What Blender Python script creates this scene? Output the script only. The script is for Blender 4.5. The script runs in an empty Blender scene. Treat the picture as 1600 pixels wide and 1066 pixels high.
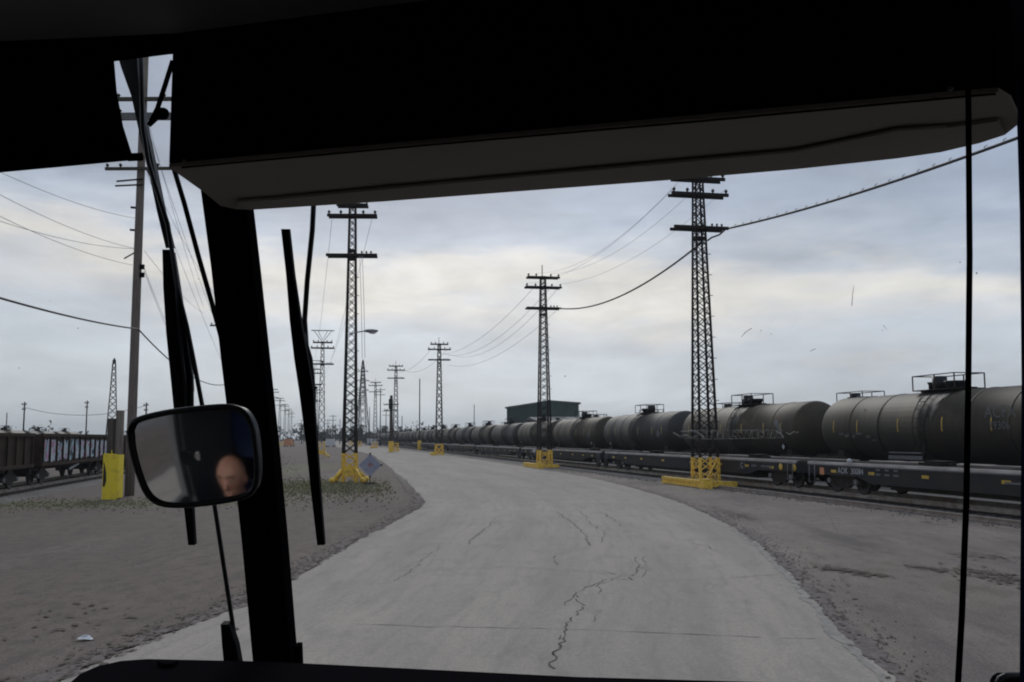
import bpy, bmesh, math, random
from math import sin, cos, tan, pi, radians, sqrt, atan, atan2
from mathutils import Vector, Matrix
R = random.Random(7)
S = bpy.context.scene
C = S.collection
V = Vector
# ------------------------------------------------------------------ camera
F = 1450.0; W0, H0 = 1600.0, 1066.0
EYE = V((0, 0, 2.35))
PITCH = math.atan(150 / F); ROLL = -0.006
cam_d = bpy.data.cameras.new('camera'); cam = bpy.data.objects.new('camera', cam_d); C.objects.link(cam)
cam_d.sensor_width = 36; cam_d.lens = F / W0 * 36; cam_d.clip_start = 0.05; cam_d.clip_end = 6000
CM = Matrix.Rotation(pi / 2 + PITCH, 4, 'X') @ Matrix.Rotation(ROLL, 4, 'Z')
cam.matrix_world = Matrix.Translation(EYE) @ CM
S.camera = cam
S.cycles.filter_width = 2.0; S.render.resolution_x = 1024; S.render.resolution_y = 682
def ray(px, py):
    return (CM.to_3x3() @ V(((px - W0 / 2) / F, (H0 / 2 - py) / F, -1)))
def at(px, py, d):
    "point seen at photo pixel, d metres ahead of the camera"
    r = ray(px, py); return EYE + r * (d / r.y)
def gnd(px, py, z=0.0):
    r = ray(px, py); return EYE + r * ((z - EYE.z) / r.z)
def onplane(px, py, p0, n):
    r = ray(px, py); return EYE + r * ((p0 - EYE).dot(n) / r.dot(n))
# ------------------------------------------------------------------ sky and light
SUN_EL, SUN_AZ = radians(33), radians(-5)      # azimuth from +Y towards +X
world = bpy.data.worlds.new('World'); S.world = world; world.use_nodes = True
def sc(r, g, b):
    f = lambda c: (c / 255 / 12.92) if c / 255 <= .04045 else ((c / 255 + .055) / 1.055) ** 2.4
    return (f(r), f(g), f(b), 1)
nt = world.node_tree; nt.nodes.clear(); N = nt.nodes.new; L = nt.links.new
def mth(op, a, b=None, c=None):
    n = N('ShaderNodeMath'); n.operation = op
    for i, x in enumerate((a, b, c)):
        if x is None: continue
        if isinstance(x, (int, float)): n.inputs[i].default_value = x
        else: L(x, n.inputs[i])
    return n.outputs[0]
tc = N('ShaderNodeTexCoord'); sep = N('ShaderNodeSeparateXYZ'); L(tc.outputs['Generated'], sep.inputs[0])
X, Y, Z = sep.outputs
mp = N('ShaderNodeMapping'); mp.inputs['Scale'].default_value = (2.2, 2.2, 11); mp.inputs['Location'].default_value = (3.1, 1.7, .4)
mp.inputs['Rotation'].default_value = (0, radians(5), 0)
L(tc.outputs['Generated'], mp.inputs[0])
nz = N('ShaderNodeTexNoise'); nz.inputs['Scale'].default_value = 1.3; nz.inputs['Detail'].default_value = 6; nz.inputs['Roughness'].default_value = .5
L(mp.outputs[0], nz.inputs[0])
mp2 = N('ShaderNodeMapping'); mp2.inputs['Scale'].default_value = (5, 5, 22); mp2.inputs['Location'].default_value = (.3, 5.7, 2.4); L(tc.outputs['Generated'], mp2.inputs[0])
nz2 = N('ShaderNodeTexNoise'); nz2.inputs['Scale'].default_value = 1.6; nz2.inputs['Detail'].default_value = 7; nz2.inputs['Roughness'].default_value = .55
L(mp2.outputs[0], nz2.inputs[0])
e = mth('ADD', Z, mth('MULTIPLY', X, .055))
e = mth('ADD', e, mth('MULTIPLY', mth('SUBTRACT', nz.outputs[0], .5), .13))
e = mth('ADD', e, mth('MULTIPLY', mth('SUBTRACT', nz2.outputs[0], .5), .10))
ramp = N('ShaderNodeValToRGB'); L(e, ramp.inputs[0]); cr = ramp.color_ramp
SKY = [(0.0, (192, 200, 208)), (.06, (188, 196, 206)), (.105, (186, 193, 204)), (.135, (200, 201, 205)), (.158, (213, 210, 206)),
       (.18, (206, 205, 206)), (.205, (176, 184, 198)), (.25, (154, 165, 184)), (.33, (150, 163, 185)), (.7, (160, 171, 190))]
cr.elements[0].position = SKY[0][0]; cr.elements[0].color = sc(*SKY[0][1])
cr.elements[1].position = SKY[-1][0]; cr.elements[1].color = sc(*SKY[-1][1])
for p, c in SKY[1:-1]:
    el = cr.elements.new(p); el.color = sc(*c)
# broad light and dark sheets of cloud
mp3 = N('ShaderNodeMapping'); mp3.inputs['Scale'].default_value = (1.5, 1.5, 6); mp3.inputs['Location'].default_value = (7.3, 2.2, 1.1); L(tc.outputs['Generated'], mp3.inputs[0])
nz3 = N('ShaderNodeTexNoise'); nz3.inputs['Scale'].default_value = 2.0; nz3.inputs['Detail'].default_value = 5; L(mp3.outputs[0], nz3.inputs[0])
mr = N('ShaderNodeMapRange'); mr.inputs[1].default_value = .3; mr.inputs[2].default_value = .7; mr.inputs[3].default_value = 1.04; mr.inputs[4].default_value = 1.33; L(nz3.outputs[0], mr.inputs[0])
mp4 = N('ShaderNodeMapping'); mp4.inputs['Scale'].default_value = (7, 7, 20); mp4.inputs['Location'].default_value = (1.3, 8.1, 3.3); L(tc.outputs['Generated'], mp4.inputs[0])
nz4 = N('ShaderNodeTexNoise'); nz4.inputs['Scale'].default_value = 1.5; nz4.inputs['Detail'].default_value = 8; nz4.inputs['Roughness'].default_value = .6; nz4.inputs['Distortion'].default_value = .4; L(mp4.outputs[0], nz4.inputs[0])
mott = N('ShaderNodeMapRange'); mott.inputs[1].default_value = .32; mott.inputs[2].default_value = .68; mott.inputs[3].default_value = .90; mott.inputs[4].default_value = 1.09; L(nz4.outputs[0], mott.inputs[0])
# a heavier cloud bank high on the left
lf = N('ShaderNodeMapRange'); lf.interpolation_type = 'SMOOTHSTEP'; lf.inputs[1].default_value = -.12; lf.inputs[2].default_value = -.42; lf.inputs[3].default_value = 0; lf.inputs[4].default_value = 1; L(X, lf.inputs[0])
hf = N('ShaderNodeMapRange'); hf.interpolation_type = 'SMOOTHSTEP'; hf.inputs[1].default_value = .20; hf.inputs[2].default_value = .28; hf.inputs[3].default_value = 0; hf.inputs[4].default_value = .30; L(e, hf.inputs[0])
dk_ = mth('SUBTRACT', 1.0, mth('MULTIPLY', lf.outputs[0], hf.outputs[0]))
# brighter cloud where the low sun is thinly veiled
gx = mth('DIVIDE', mth('ADD', X, .09), .22); gz = mth('DIVIDE', mth('SUBTRACT', Z, .15), .05)
glow = mth('POWER', 2.718, mth('MULTIPLY', mth('ADD', mth('MULTIPLY', gx, gx), mth('MULTIPLY', gz, gz)), -1.0))
glow = mth('MULTIPLY', glow, mth('MULTIPLY', mth('MAXIMUM', Y, 0.0), mth('MULTIPLY', nz4.outputs[0], .26)))
sc_all = mth('MULTIPLY', mth('MULTIPLY', mth('MULTIPLY', mr.outputs[0], mott.outputs[0]), dk_), mth('ADD', glow, 1.0))
mul = N('ShaderNodeVectorMath'); mul.operation = 'SCALE'; L(ramp.outputs[0], mul.inputs[0]); L(sc_all, mul.inputs['Scale'])
sky = N('ShaderNodeTexSky'); sky.sky_type = 'NISHITA'; sky.sun_disc = False
sky.sun_elevation = SUN_EL; sky.sun_rotation = SUN_AZ; sky.dust_density = 3
sks = N('ShaderNodeVectorMath'); sks.operation = 'SCALE'; L(sky.outputs[0], sks.inputs[0]); sks.inputs['Scale'].default_value = .07
mx = N('ShaderNodeMix'); mx.data_type = 'RGBA'; mx.inputs[0].default_value = .9; L(sks.outputs[0], mx.inputs[6]); L(mul.outputs[0], mx.inputs[7])
bg = N('ShaderNodeBackground'); L(mx.outputs[2], bg.inputs[0]); bg.inputs[1].default_value = 1.0
wo = N('ShaderNodeOutputWorld'); L(bg.outputs[0], wo.inputs[0])
sun_d = bpy.data.lights.new('sun', 'SUN'); sun_d.energy = 1.3; sun_d.angle = radians(25); sun_d.color = (1, .96, .9)
sun = bpy.data.objects.new('sun', sun_d); C.objects.link(sun)
sun.rotation_euler = V((-sin(SUN_AZ) * cos(SUN_EL), -cos(SUN_AZ) * cos(SUN_EL), -sin(SUN_EL))).to_track_quat('-Z', 'Y').to_euler()
S.view_settings.view_transform = 'Standard'; S.view_settings.look = 'None'; S.view_settings.gamma = 1
S.view_settings.exposure = 0.0; S.view_settings.use_curve_mapping = False
# ------------------------------------------------------------------ mesh helpers
class MB:
    def __init__(s): s.v = []; s.f = []; s.sm = []
    def add(s, vs, fs, smooth=False):
        o = len(s.v); s.v += [tuple(v) for v in vs]
        for f in fs: s.f.append([i + o for i in f]); s.sm.append(smooth)
        return s
    def box(s, c, d, m=None):
        x, y, z = d[0] / 2, d[1] / 2, d[2] / 2
        vs = [V((a, b, e)) for a in (-x, x) for b in (-y, y) for e in (-z, z)]
        if m is not None: vs = [m @ v for v in vs]
        vs = [v + V(c) for v in vs]
        return s.add(vs, [(0, 1, 3, 2), (4, 6, 7, 5), (0, 4, 5, 1), (2, 3, 7, 6), (0, 2, 6, 4), (1, 5, 7, 3)])
    def bar(s, p, q, w, h=None, up=(0, 0, 1), w2=None, h2=None):
        p, q = V(p), V(q); h = h or w; w2 = w2 or w; h2 = h2 or h
        d = (q - p).normalized(); u = V(up)
        if abs(d.dot(u)) > .99: u = V((1, 0, 0))
        a = d.cross(u).normalized(); b = a.cross(d)
        vs = []
        for c, ww, hh in ((p, w, h), (q, w2, h2)):
            for i, j in ((-1, -1), (1, -1), (1, 1), (-1, 1)): vs.append(c + a * i * ww / 2 + b * j * hh / 2)
        return s.add(vs, [(3, 2, 1, 0), (4, 5, 6, 7), (0, 1, 5, 4), (1, 2, 6, 5), (2, 3, 7, 6), (3, 0, 4, 7)])
    def tube(s, pts, r, n=6, closed=False):
        pts = [V(p) for p in pts]; k = len(pts); rs = r if isinstance(r, (list, tuple)) else [r] * k
        o = len(s.v); a = None
        for i, p in enumerate(pts):
            if closed: d = pts[(i + 1) % k] - pts[i - 1]
            else: d = pts[min(i + 1, k - 1)] - pts[max(i - 1, 0)]
            d.normalize()
            if a is None:
                a = d.cross(V((0, 0, 1)))
                if a.length < .05: a = d.cross(V((1, 0, 0)))
            a = (a - d * a.dot(d)).normalized(); b = d.cross(a)
            for j in range(n):
                t = 2 * pi * j / n; s.v.append(tuple(p + (a * cos(t) + b * sin(t)) * rs[i]))
        for i in range(k if closed else k - 1):
            for j in range(n):
                i2 = (i + 1) % k
                s.f.append([o + i * n + j, o + i * n + (j + 1) % n, o + i2 * n + (j + 1) % n, o + i2 * n + j]); s.sm.append(True)
        if not closed:
            s.f.append([o + j for j in range(n)][::-1]); s.sm.append(False)
            s.f.append([o + (k - 1) * n + j for j in range(n)]); s.sm.append(False)
        return s
    def lathe(s, prof, n=24, m=Matrix.Identity(4)):
        "prof: (x, r) pairs round the local X axis"
        o = len(s.v)
        for x, r in prof:
            for j in range(n):
                t = 2 * pi * j / n; s.v.append(tuple(m @ V((x, r * cos(t), r * sin(t)))))
        for i in range(len(prof) - 1):
            for j in range(n):
                s.f.append([o + i * n + j, o + i * n + (j + 1) % n, o + (i + 1) * n + (j + 1) % n, o + (i + 1) * n + j]); s.sm.append(True)
        s.f.append([o + j for j in range(n)]); s.sm.append(False)
        s.f.append([o + (len(prof) - 1) * n + j for j in range(n)][::-1]); s.sm.append(False)
        return s
    def prism(s, poly, off):
        "closed outline extruded by a vector"
        k = len(poly); off = V(off); poly = [V(p) for p in poly]
        return s.add(poly + [p + off for p in poly],
                     [list(range(k))[::-1], list(range(k, 2 * k))] + [(i, (i + 1) % k, k + (i + 1) % k, k + i) for i in range(k)])
    def ell(s, c, r, n=12, m=8, rot=None):
        vs = []; fs = []
        for i in range(m + 1):
            t = pi * i / m
            for j in range(n):
                p = 2 * pi * j / n; q = V((r[0] * sin(t) * cos(p), r[1] * sin(t) * sin(p), r[2] * cos(t)))
                if rot: q = rot @ q
                vs.append(q + V(c))
        for i in range(m):
            for j in range(n): fs.append((i * n + j, (i + 1) * n + j, (i + 1) * n + (j + 1) % n, i * n + (j + 1) % n))
        return s.add(vs, fs, True)
    def sheet(s, poly): return s.add(poly, [list(range(len(poly)))])
    def mesh(s, name, mat):
        me = bpy.data.meshes.new(name); me.from_pydata(s.v, [], s.f)
        me.polygons.foreach_set('use_smooth', s.sm)
        if mat: me.materials.append(mat)
        bm = bmesh.new(); bm.from_mesh(me); bmesh.ops.remove_doubles(bm, verts=bm.verts, dist=1e-5)
        bmesh.ops.recalc_face_normals(bm, faces=bm.faces); bm.to_mesh(me); bm.free()
        return me
    def build(s, name, mat, parent=None, world_parent=None):
        if world_parent is not None:      # vertices given in world space
            inv = WM[world_parent.name].inverted(); s.v = [tuple(inv @ V(v)) for v in s.v]; parent = world_parent
        o = bpy.data.objects.new(name, s.mesh(name, mat)); C.objects.link(o)
        if parent is not None: o.parent = parent
        WM[o.name] = WM[parent.name] if parent is not None and parent.name in WM else Matrix.Identity(4)
        return o
WM = {}
def tag(o, label=None, cat=None, group=None, kind=None):
    for k, v in (('label', label), ('category', cat), ('group', group), ('kind', kind)):
        if v: o[k] = v
    return o
def empty(name, loc=(0, 0, 0), rz=0, label=None, cat=None, group=None):
    o = bpy.data.objects.new(name, None); C.objects.link(o); o.location = loc; o.rotation_euler = (0, 0, rz)
    o.empty_display_size = .2; WM[o.name] = Matrix.Translation(V(loc)) @ Matrix.Rotation(rz, 4, 'Z')
    return tag(o, label, cat, group)
KIDS = {}
def copy_tree(o, parent=None, depth=3, skip=()):
    if not KIDS.get('n') == len(bpy.data.objects) or True:
        pass
    c = o.copy(); C.objects.link(c)
    if parent is not None: c.parent = parent
    if depth > 1:
        for ch in CH.get(o.name, []):
            if ch.name.split('.')[0] in skip: continue
            copy_tree(ch, c, depth - 1, skip)
    return c
CH = {}
def index_children():
    CH.clear()
    for ob in bpy.data.objects:
        if ob.parent is not None: CH.setdefault(ob.parent.name, []).append(ob)
# ------------------------------------------------------------------ materials
def mat(name, col, rough=.8, metal=0, var=0, vscale=3, stretch=(1, 1, 1), bump=0, bscale=30, col2=None, spec=.4, det=5, coord='Object', lo=.35, hi=.65):
    m = bpy.data.materials.new(name); m.use_nodes = True; t = m.node_tree; b = t.nodes['Principled BSDF']
    b.inputs['Roughness'].default_value = rough; b.inputs['Metallic'].default_value = metal
    b.inputs['Specular IOR Level'].default_value = spec
    b.inputs['Base Color'].default_value = (*col, 1)
    if var or col2:
        c2 = col2 or tuple(c * (1 - var) for c in col)
        tc = t.nodes.new('ShaderNodeTexCoord'); mp = t.nodes.new('ShaderNodeMapping'); mp.inputs['Scale'].default_value = stretch
        t.links.new(tc.outputs[coord], mp.inputs[0])
        n = t.nodes.new('ShaderNodeTexNoise'); n.inputs['Scale'].default_value = vscale; n.inputs['Detail'].default_value = det; n.inputs['Roughness'].default_value = .6
        t.links.new(mp.outputs[0], n.inputs[0])
        r = t.nodes.new('ShaderNodeMapRange'); r.inputs[1].default_value = lo; r.inputs[2].default_value = hi; t.links.new(n.outputs[0], r.inputs[0])
        x = t.nodes.new('ShaderNodeMix'); x.data_type = 'RGBA'; x.inputs[6].default_value = (*col, 1); x.inputs[7].default_value = (*c2, 1)
        t.links.new(r.outputs[0], x.inputs[0]); t.links.new(x.outputs[2], b.inputs['Base Color'])
    if bump:
        tc = t.nodes.new('ShaderNodeTexCoord')
        n = t.nodes.new('ShaderNodeTexNoise'); n.inputs['Scale'].default_value = bscale; n.inputs['Detail'].default_value = 6
        t.links.new(tc.outputs[coord], n.inputs[0])
        u = t.nodes.new('ShaderNodeBump'); u.inputs['Strength'].default_value = bump; u.inputs['Distance'].default_value = .05
        t.links.new(n.outputs[0], u.inputs['Height']); t.links.new(u.outputs[0], b.inputs['Normal'])
    return m
M = {}
M['black'] = mat('black_trim', (.005, .005, .006), .85, spec=0, bump=.15, bscale=300)
M['blackrub'] = mat('black_rubber', (.006, .006, .008), .7, spec=.08)
M['blackpaint'] = mat('black_paint', (.01, .01, .012), .45, spec=.35)
M['navy'] = mat('navy_trim', (.006, .008, .02), .9, spec=0)
M['greypanel'] = mat('grey_vinyl_panel', (.29, .27, .235), .8, spec=.1, var=.15, vscale=2, bump=.08, bscale=400)
M['dash'] = mat('dashboard_vinyl', (.009, .008, .010), .9, spec=0, bump=.1, bscale=400)
M['steel'] = mat('weathered_dark_steel', (.016, .015, .015), .85, spec=.2, col2=(.03, .023, .02), vscale=4, bump=.1)
M['steelfar'] = mat('weathered_grey_steel', (.05, .048, .047), .8, spec=.2, var=.3)
M['yellow'] = mat('chipped_yellow_paint', (.9, .58, .08), .6, col2=(.30, .17, .05), vscale=7, bump=.1, lo=.5, hi=.72)
M['yellowb'] = mat('bright_yellow_paint', (.95, .72, .05), .55, col2=(.6, .40, .06), vscale=3, lo=.5, hi=.8)
M['wood'] = mat('grey_brown_timber', (.13, .10, .08), .9, col2=(.21, .175, .145), vscale=3, stretch=(6, 6, .4), bump=.3, bscale=20)
M['woodd'] = mat('dark_creosoted_timber', (.045, .035, .03), .9, col2=(.085, .07, .05), vscale=3, stretch=(5, 5, .4), bump=.3, bscale=20)
M['greywood'] = mat('faded_crossarm', (.16, .16, .15), .9, var=.3)
M['wire'] = mat('wire', (.03, .03, .035), .6)
M['thinwire'] = mat('thin_wire', (.42, .43, .46), .8)
M['insul'] = mat('insulator', (.05, .04, .045), .3)
M['rail'] = mat('rail_steel', (.42, .38, .34), .5, metal=.3, col2=(.24, .18, .14), vscale=3)
M['railrust'] = mat('rusty_rail', (.34, .29, .25), .7, col2=(.22, .17, .14), vscale=3)
M['tie'] = mat('tie', (.08, .065, .055), .95, var=.4, vscale=2)
M['wheel'] = mat('wheel_steel', (.04, .033, .03), .6, var=.3)
M['hub'] = mat('bearing_cap', (.28, .28, .28), .6, var=.3)
M['truck'] = mat('truck_cast_iron', (.022, .018, .017), .85, col2=(.05, .038, .03), vscale=4)
M['flat'] = mat('flatcar_blue_black', (.024, .027, .034), .75, col2=(.045, .038, .034), vscale=2.5, stretch=(.3, 1, .6), spec=.2)
M['deck'] = mat('worn_deck_edge', (.58, .53, .50), .8, col2=(.30, .26, .25), vscale=1.4, stretch=(.5, 1, 1))
M['deckd'] = mat('dark_deck_planks', (.03, .027, .026), .95, spec=0, col2=(.1, .09, .085), vscale=2)
M['spill'] = mat('oil_spill_stain', (.016, .015, .014), .55, col2=(.04, .036, .03), vscale=3, stretch=(2, 1, .4), spec=.3)
M['mud'] = mat('dark_mud', (.07, .05, .042), .95, col2=(.11, .08, .065), vscale=3)
M['white'] = mat('white_marking', (.55, .55, .57), .7, var=.3, vscale=8)
M['greymark'] = mat('faded_marking', (.18, .18, .185), .8, var=.4, vscale=10)
M['refl'] = mat('yellow_reflector', (.72, .46, .05), .4, col2=(.4, .26, .05), vscale=6)
M['orange'] = mat('orange_label', (.6, .26, .12), .6)
M['rust'] = mat('rust', (.12, .06, .035), .9, col2=(.06, .035, .025), vscale=6)
M['green'] = mat('green_corrugated_sheet', (.055, .095, .085), .7, var=.2, vscale=.4)
M['greenroof'] = mat('dark_green_roof', (.05, .075, .07), .7)
M['grass'] = mat('dry_green_grass', (.21, .215, .10), .9, col2=(.27, .235, .14), vscale=1.2, coord='Generated')
M['leaf'] = mat('dull_foliage', (.05, .052, .04), .9, var=.4, vscale=.2)
M['twig'] = mat('bare_twigs', (.11, .095, .09), .9)
M['litter'] = mat('white_litter', (.75, .75, .75), .7)
M['lamp'] = mat('grey_lamp_housing', (.2, .2, .21), .5)
M['signface'] = mat('faded_sign', (.36, .36, .43), .6, col2=(.27, .27, .34), vscale=3)
M['signred'] = mat('faded_red_print', (.38, .2, .2), .7, var=.3, vscale=8)
M['skin'] = mat('skin', (.42, .23, .16), .6, col2=(.33, .15, .105), vscale=14, bump=.2, bscale=60)
M['shirt'] = mat('blue_shirt', (.03, .055, .16), .9)
M['trousers'] = mat('dark_trousers', (.02, .02, .03), .9)
M['blue'] = mat('blue_curtain', (.035, .06, .15), .8, var=.3)
M['interior'] = mat('interior_dark_grey', (.13, .135, .14), .8)
M['intlight'] = mat('interior_grey_trim', (.12, .12, .125), .7)
M['eye'] = mat('eye', (.3, .3, .3), .3); M['eyed'] = mat('iris', (.02, .015, .01), .3)
M['stone'] = mat('ballast_stone', (.25, .225, .205), .9, col2=(.15, .13, .12), vscale=.8)
M['vanwhite'] = mat('white_vehicle_paint', (.6, .6, .6), .4)
M['tyre'] = mat('tyre', (.02, .02, .02), .8)
M['darkglass'] = mat('dark_vehicle_glass', (.02, .025, .03), .1)
M['crack'] = mat('tar_crack', (.055, .052, .05), .9)
M['joint'] = mat('joint_line', (.22, .20, .18), .9)

def shell_mat(name, a, b, tint):
    "tank paint: streaks down the sides and a darker tone towards the belly, by height on the car"
    m = mat(name, a, .62, col2=b, vscale=.9, stretch=(1.2, .4, .25), spec=.35, bump=.03, bscale=3); t = m.node_tree; bs = t.nodes['Principled BSDF']
    src = bs.inputs['Base Color'].links[0].from_socket
    tc = t.nodes.new('ShaderNodeTexCoord'); se = t.nodes.new('ShaderNodeSeparateXYZ'); t.links.new(tc.outputs['Object'], se.inputs[0])
    mr = t.nodes.new('ShaderNodeMapRange'); mr.inputs[1].default_value = 1.0; mr.inputs[2].default_value = 2.9; mr.inputs[3].default_value = 0; mr.inputs[4].default_value = 1
    n = t.nodes.new('ShaderNodeTexNoise'); n.inputs['Scale'].default_value = 1.1; n.inputs['Detail'].default_value = 6; t.links.new(tc.outputs['Object'], n.inputs[0])
    ad = t.nodes.new('ShaderNodeMath'); ad.operation = 'MULTIPLY_ADD'; t.links.new(n.outputs[0], ad.inputs[0]); ad.inputs[1].default_value = 1.6; t.links.new(se.outputs[2], ad.inputs[2])
    su = t.nodes.new('ShaderNodeMath'); su.operation = 'SUBTRACT'; t.links.new(ad.outputs[0], su.inputs[0]); su.inputs[1].default_value = .8
    t.links.new(su.outputs[0], mr.inputs[0])
    x = t.nodes.new('ShaderNodeMix'); x.data_type = 'RGBA'; x.inputs[6].default_value = (*tint, 1); t.links.new(src, x.inputs[7]); t.links.new(mr.outputs[0], x.inputs[0])
    t.links.new(x.outputs[2], bs.inputs['Base Color'])
    return m
TANKM = [shell_mat('tank_black_brown', (.068, .053, .034), (.036, .029, .020), (.010, .010, .010)),
         shell_mat('tank_olive_brown', (.085, .064, .040), (.052, .041, .027), (.014, .013, .012)),
         shell_mat('tank_charcoal', (.040, .039, .036), (.054, .050, .045), (.010, .010, .011))]
def bsdf_mix_glass():
    m = bpy.data.materials.new('windshield_glass'); m.use_nodes = True; t = m.node_tree; t.nodes.clear()
    b = t.nodes.new('ShaderNodeBsdfTransparent'); b.inputs[0].default_value = (.97, .98, .98, 1)
    o = t.nodes.new('ShaderNodeOutputMaterial'); t.links.new(b.outputs[0], o.inputs[0]); return m
M['glass'] = bsdf_mix_glass()
def glass_mark_mat(name, col, alpha):
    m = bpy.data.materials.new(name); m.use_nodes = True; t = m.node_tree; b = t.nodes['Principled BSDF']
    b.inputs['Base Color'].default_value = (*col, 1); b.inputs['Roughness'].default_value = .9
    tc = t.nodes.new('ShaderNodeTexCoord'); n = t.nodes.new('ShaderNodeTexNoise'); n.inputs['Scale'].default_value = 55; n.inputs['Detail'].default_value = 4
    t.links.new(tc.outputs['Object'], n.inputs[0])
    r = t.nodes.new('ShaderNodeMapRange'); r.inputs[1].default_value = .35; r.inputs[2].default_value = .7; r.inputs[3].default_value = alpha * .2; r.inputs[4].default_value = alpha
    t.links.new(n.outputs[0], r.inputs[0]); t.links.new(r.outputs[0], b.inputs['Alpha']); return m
M['smudge'] = glass_mark_mat('smear_and_reflection', (.75, .75, .72), .6)  # for smears, and for the reflection of writing painted onto the pane
M['smudged'] = glass_mark_mat('dirt_speck', (.10, .09, .08), .6)
M['mirror'] = mat('mirror_silver', (.66, .66, .66), .06, metal=1)

# ------------------------------------------------------------------ ground materials
def ground_mat(name, kind):
    m = bpy.data.materials.new(name); m.use_nodes = True; t = m.node_tree; b = t.nodes['Principled BSDF']
    b.inputs['Roughness'].default_value = .92; b.inputs['Specular IOR Level'].default_value = .25
    nn, ll = t.nodes.new, t.links.new
    tc = nn('ShaderNodeTexCoord')
    def noise(sc_, det, st=(1, 1, 1), rot=0, loc=(0, 0, 0), rough=.6):
        mp = nn('ShaderNodeMapping'); mp.inputs['Scale'].default_value = st; mp.inputs['Rotation'].default_value = (0, 0, rot); mp.inputs['Location'].default_value = loc
        ll(tc.outputs['Object'], mp.inputs[0]); n = nn('ShaderNodeTexNoise'); n.inputs['Scale'].default_value = sc_; n.inputs['Detail'].default_value = det; n.inputs['Roughness'].default_value = rough
        ll(mp.outputs[0], n.inputs[0]); return n.outputs[0]
    def rng(s, a, c, lo=0, hi=1):
        r = nn('ShaderNodeMapRange'); r.inputs[1].default_value = a; r.inputs[2].default_value = c; r.inputs[3].default_value = lo; r.inputs[4].default_value = hi; ll(s, r.inputs[0]); return r.outputs[0]
    def mix(f, a, c):
        x = nn('ShaderNodeMix'); x.data_type = 'RGBA'
        if isinstance(f, float): x.inputs[0].default_value = f
        else: ll(f, x.inputs[0])
        for i, s in ((6, a), (7, c)):
            if isinstance(s, tuple): x.inputs[i].default_value = (*s, 1)
            else: ll(s, x.inputs[i])
        return x.outputs[2]
    ang = -radians(11.7)
    if kind == 'dirt':
        c = mix(rng(noise(.12, 6), .35, .65), (.178, .132, .108), (.142, .109, .09))
        c = mix(rng(noise(.5, 6, (1, .25, 1), ang), .5, .75), c, (.225, .172, .15))
        c = mix(rng(noise(1.6, 5, (1, .35, 1), 1.1), .56, .7, 0, .7), c, (.08, .062, .055))
        c = mix(rng(noise(3.5, 8, (1, .5, 1), .6), .45, .62, 0, .6), c, (.085, .066, .06))
        c = mix(rng(noise(7, 6), .55, .7, 0, .55), c, (.24, .20, .18))
        c = mix(rng(noise(.06, 5), .45, .6, 0, .35), c, (.10, .088, .075))
        c = mix(rng(noise(28, 5), .42, .62, 0, .6), c, (.065, .055, .05))
        c = mix(rng(noise(22, 4, loc=(5, 5, 0)), .62, .7, 0, .6), c, (.28, .25, .23))
        # moss and short grass staining round the pole bases
        sx = nn('ShaderNodeSeparateXYZ'); ll(tc.outputs['Object'], sx.inputs[0])
        def ma(op, a, b=None):
            n = nn('ShaderNodeMath'); n.operation = op
            for i, q in enumerate((a, b)):
                if q is None: continue
                if isinstance(q, (int, float)): n.inputs[i].default_value = q
                else: ll(q, n.inputs[i])
            return n.outputs[0]
        tot = None
        for cx, cy, rx, ry in ((-9.5, 46, 4.2, 7.5), (-15.5, 34.5, 8, 2.6), (-17, 70, 4, 22)):
            d = ma('ADD', ma('POWER', ma('ABSOLUTE', ma('DIVIDE', ma('SUBTRACT', sx.outputs[0], cx), rx)), 2), ma('POWER', ma('ABSOLUTE', ma('DIVIDE', ma('SUBTRACT', sx.outputs[1], cy), ry)), 2))
            w = rng(d, .1, 1.1, 1, 0); tot = w if tot is None else ma('MAXIMUM', tot, w)
        c = mix(ma('MULTIPLY', tot, rng(noise(1.3, 8), .38, .6, 0, .85)), c, (.125, .135, .055))
        bn = noise(14, 8)
    elif kind == 'apron':
        c = mix(rng(noise(.25, 6), .35, .65), (.275, .228, .192), (.20, .166, .142))
        c = mix(rng(noise(.7, 6, (1, .12, 1), -.35), .52, .7, 0, .8), c, (.12, .105, .098))
        c = mix(rng(noise(1.1, 6, (1, .18, 1), -.5, (4, 9, 0)), .55, .72, 0, .7), c, (.31, .27, .24))
        c = mix(rng(noise(.45, 6, (1, .5, 1), .4, (9, 2, 0)), .6, .68, 0, .55), c, (.14, .10, .08))
        c = mix(rng(noise(4, 8, (1, .4, 1), -.4), .5, .68, 0, .5), c, (.11, .095, .086))
        c = mix(rng(noise(.3, 5, (1, .3, 1), -.3, (3, 7, 0)), .56, .66, 0, .65), c, (.095, .08, .072))
        c = mix(rng(noise(28, 5), .42, .64, 0, .55), c, (.07, .06, .055))
        c = mix(rng(noise(24, 4, loc=(5, 5, 0)), .62, .7, 0, .5), c, (.34, .31, .28))
        bn = noise(20, 8)
    elif kind == 'ballast':
        v = nn('ShaderNodeTexVoronoi'); v.inputs['Scale'].default_value = 16; ll(tc.outputs['Object'], v.inputs[0])
        se = nn('ShaderNodeSeparateColor'); ll(v.outputs['Color'], se.inputs[0])
        c = mix(se.outputs[0], (.085, .08, .077), (.22, .21, .205)); c = mix(rng(noise(.5, 5), .45, .65, 0, .7), c, (.095, .085, .08))
        bn = v.outputs['Distance']
    elif kind == 'road':
        uv = nn('ShaderNodeUVMap'); uv.uv_map = 'UVMap'; se = nn('ShaderNodeSeparateXYZ'); ll(uv.outputs[0], se.inputs[0])
        c = mix(rng(noise(.18, 6), .35, .65), (.41, .358, .305), (.35, .307, .262))
        mp = nn('ShaderNodeMapping'); mp.inputs['Scale'].default_value = (9, .06, 1); ll(uv.outputs[0], mp.inputs[0])
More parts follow.
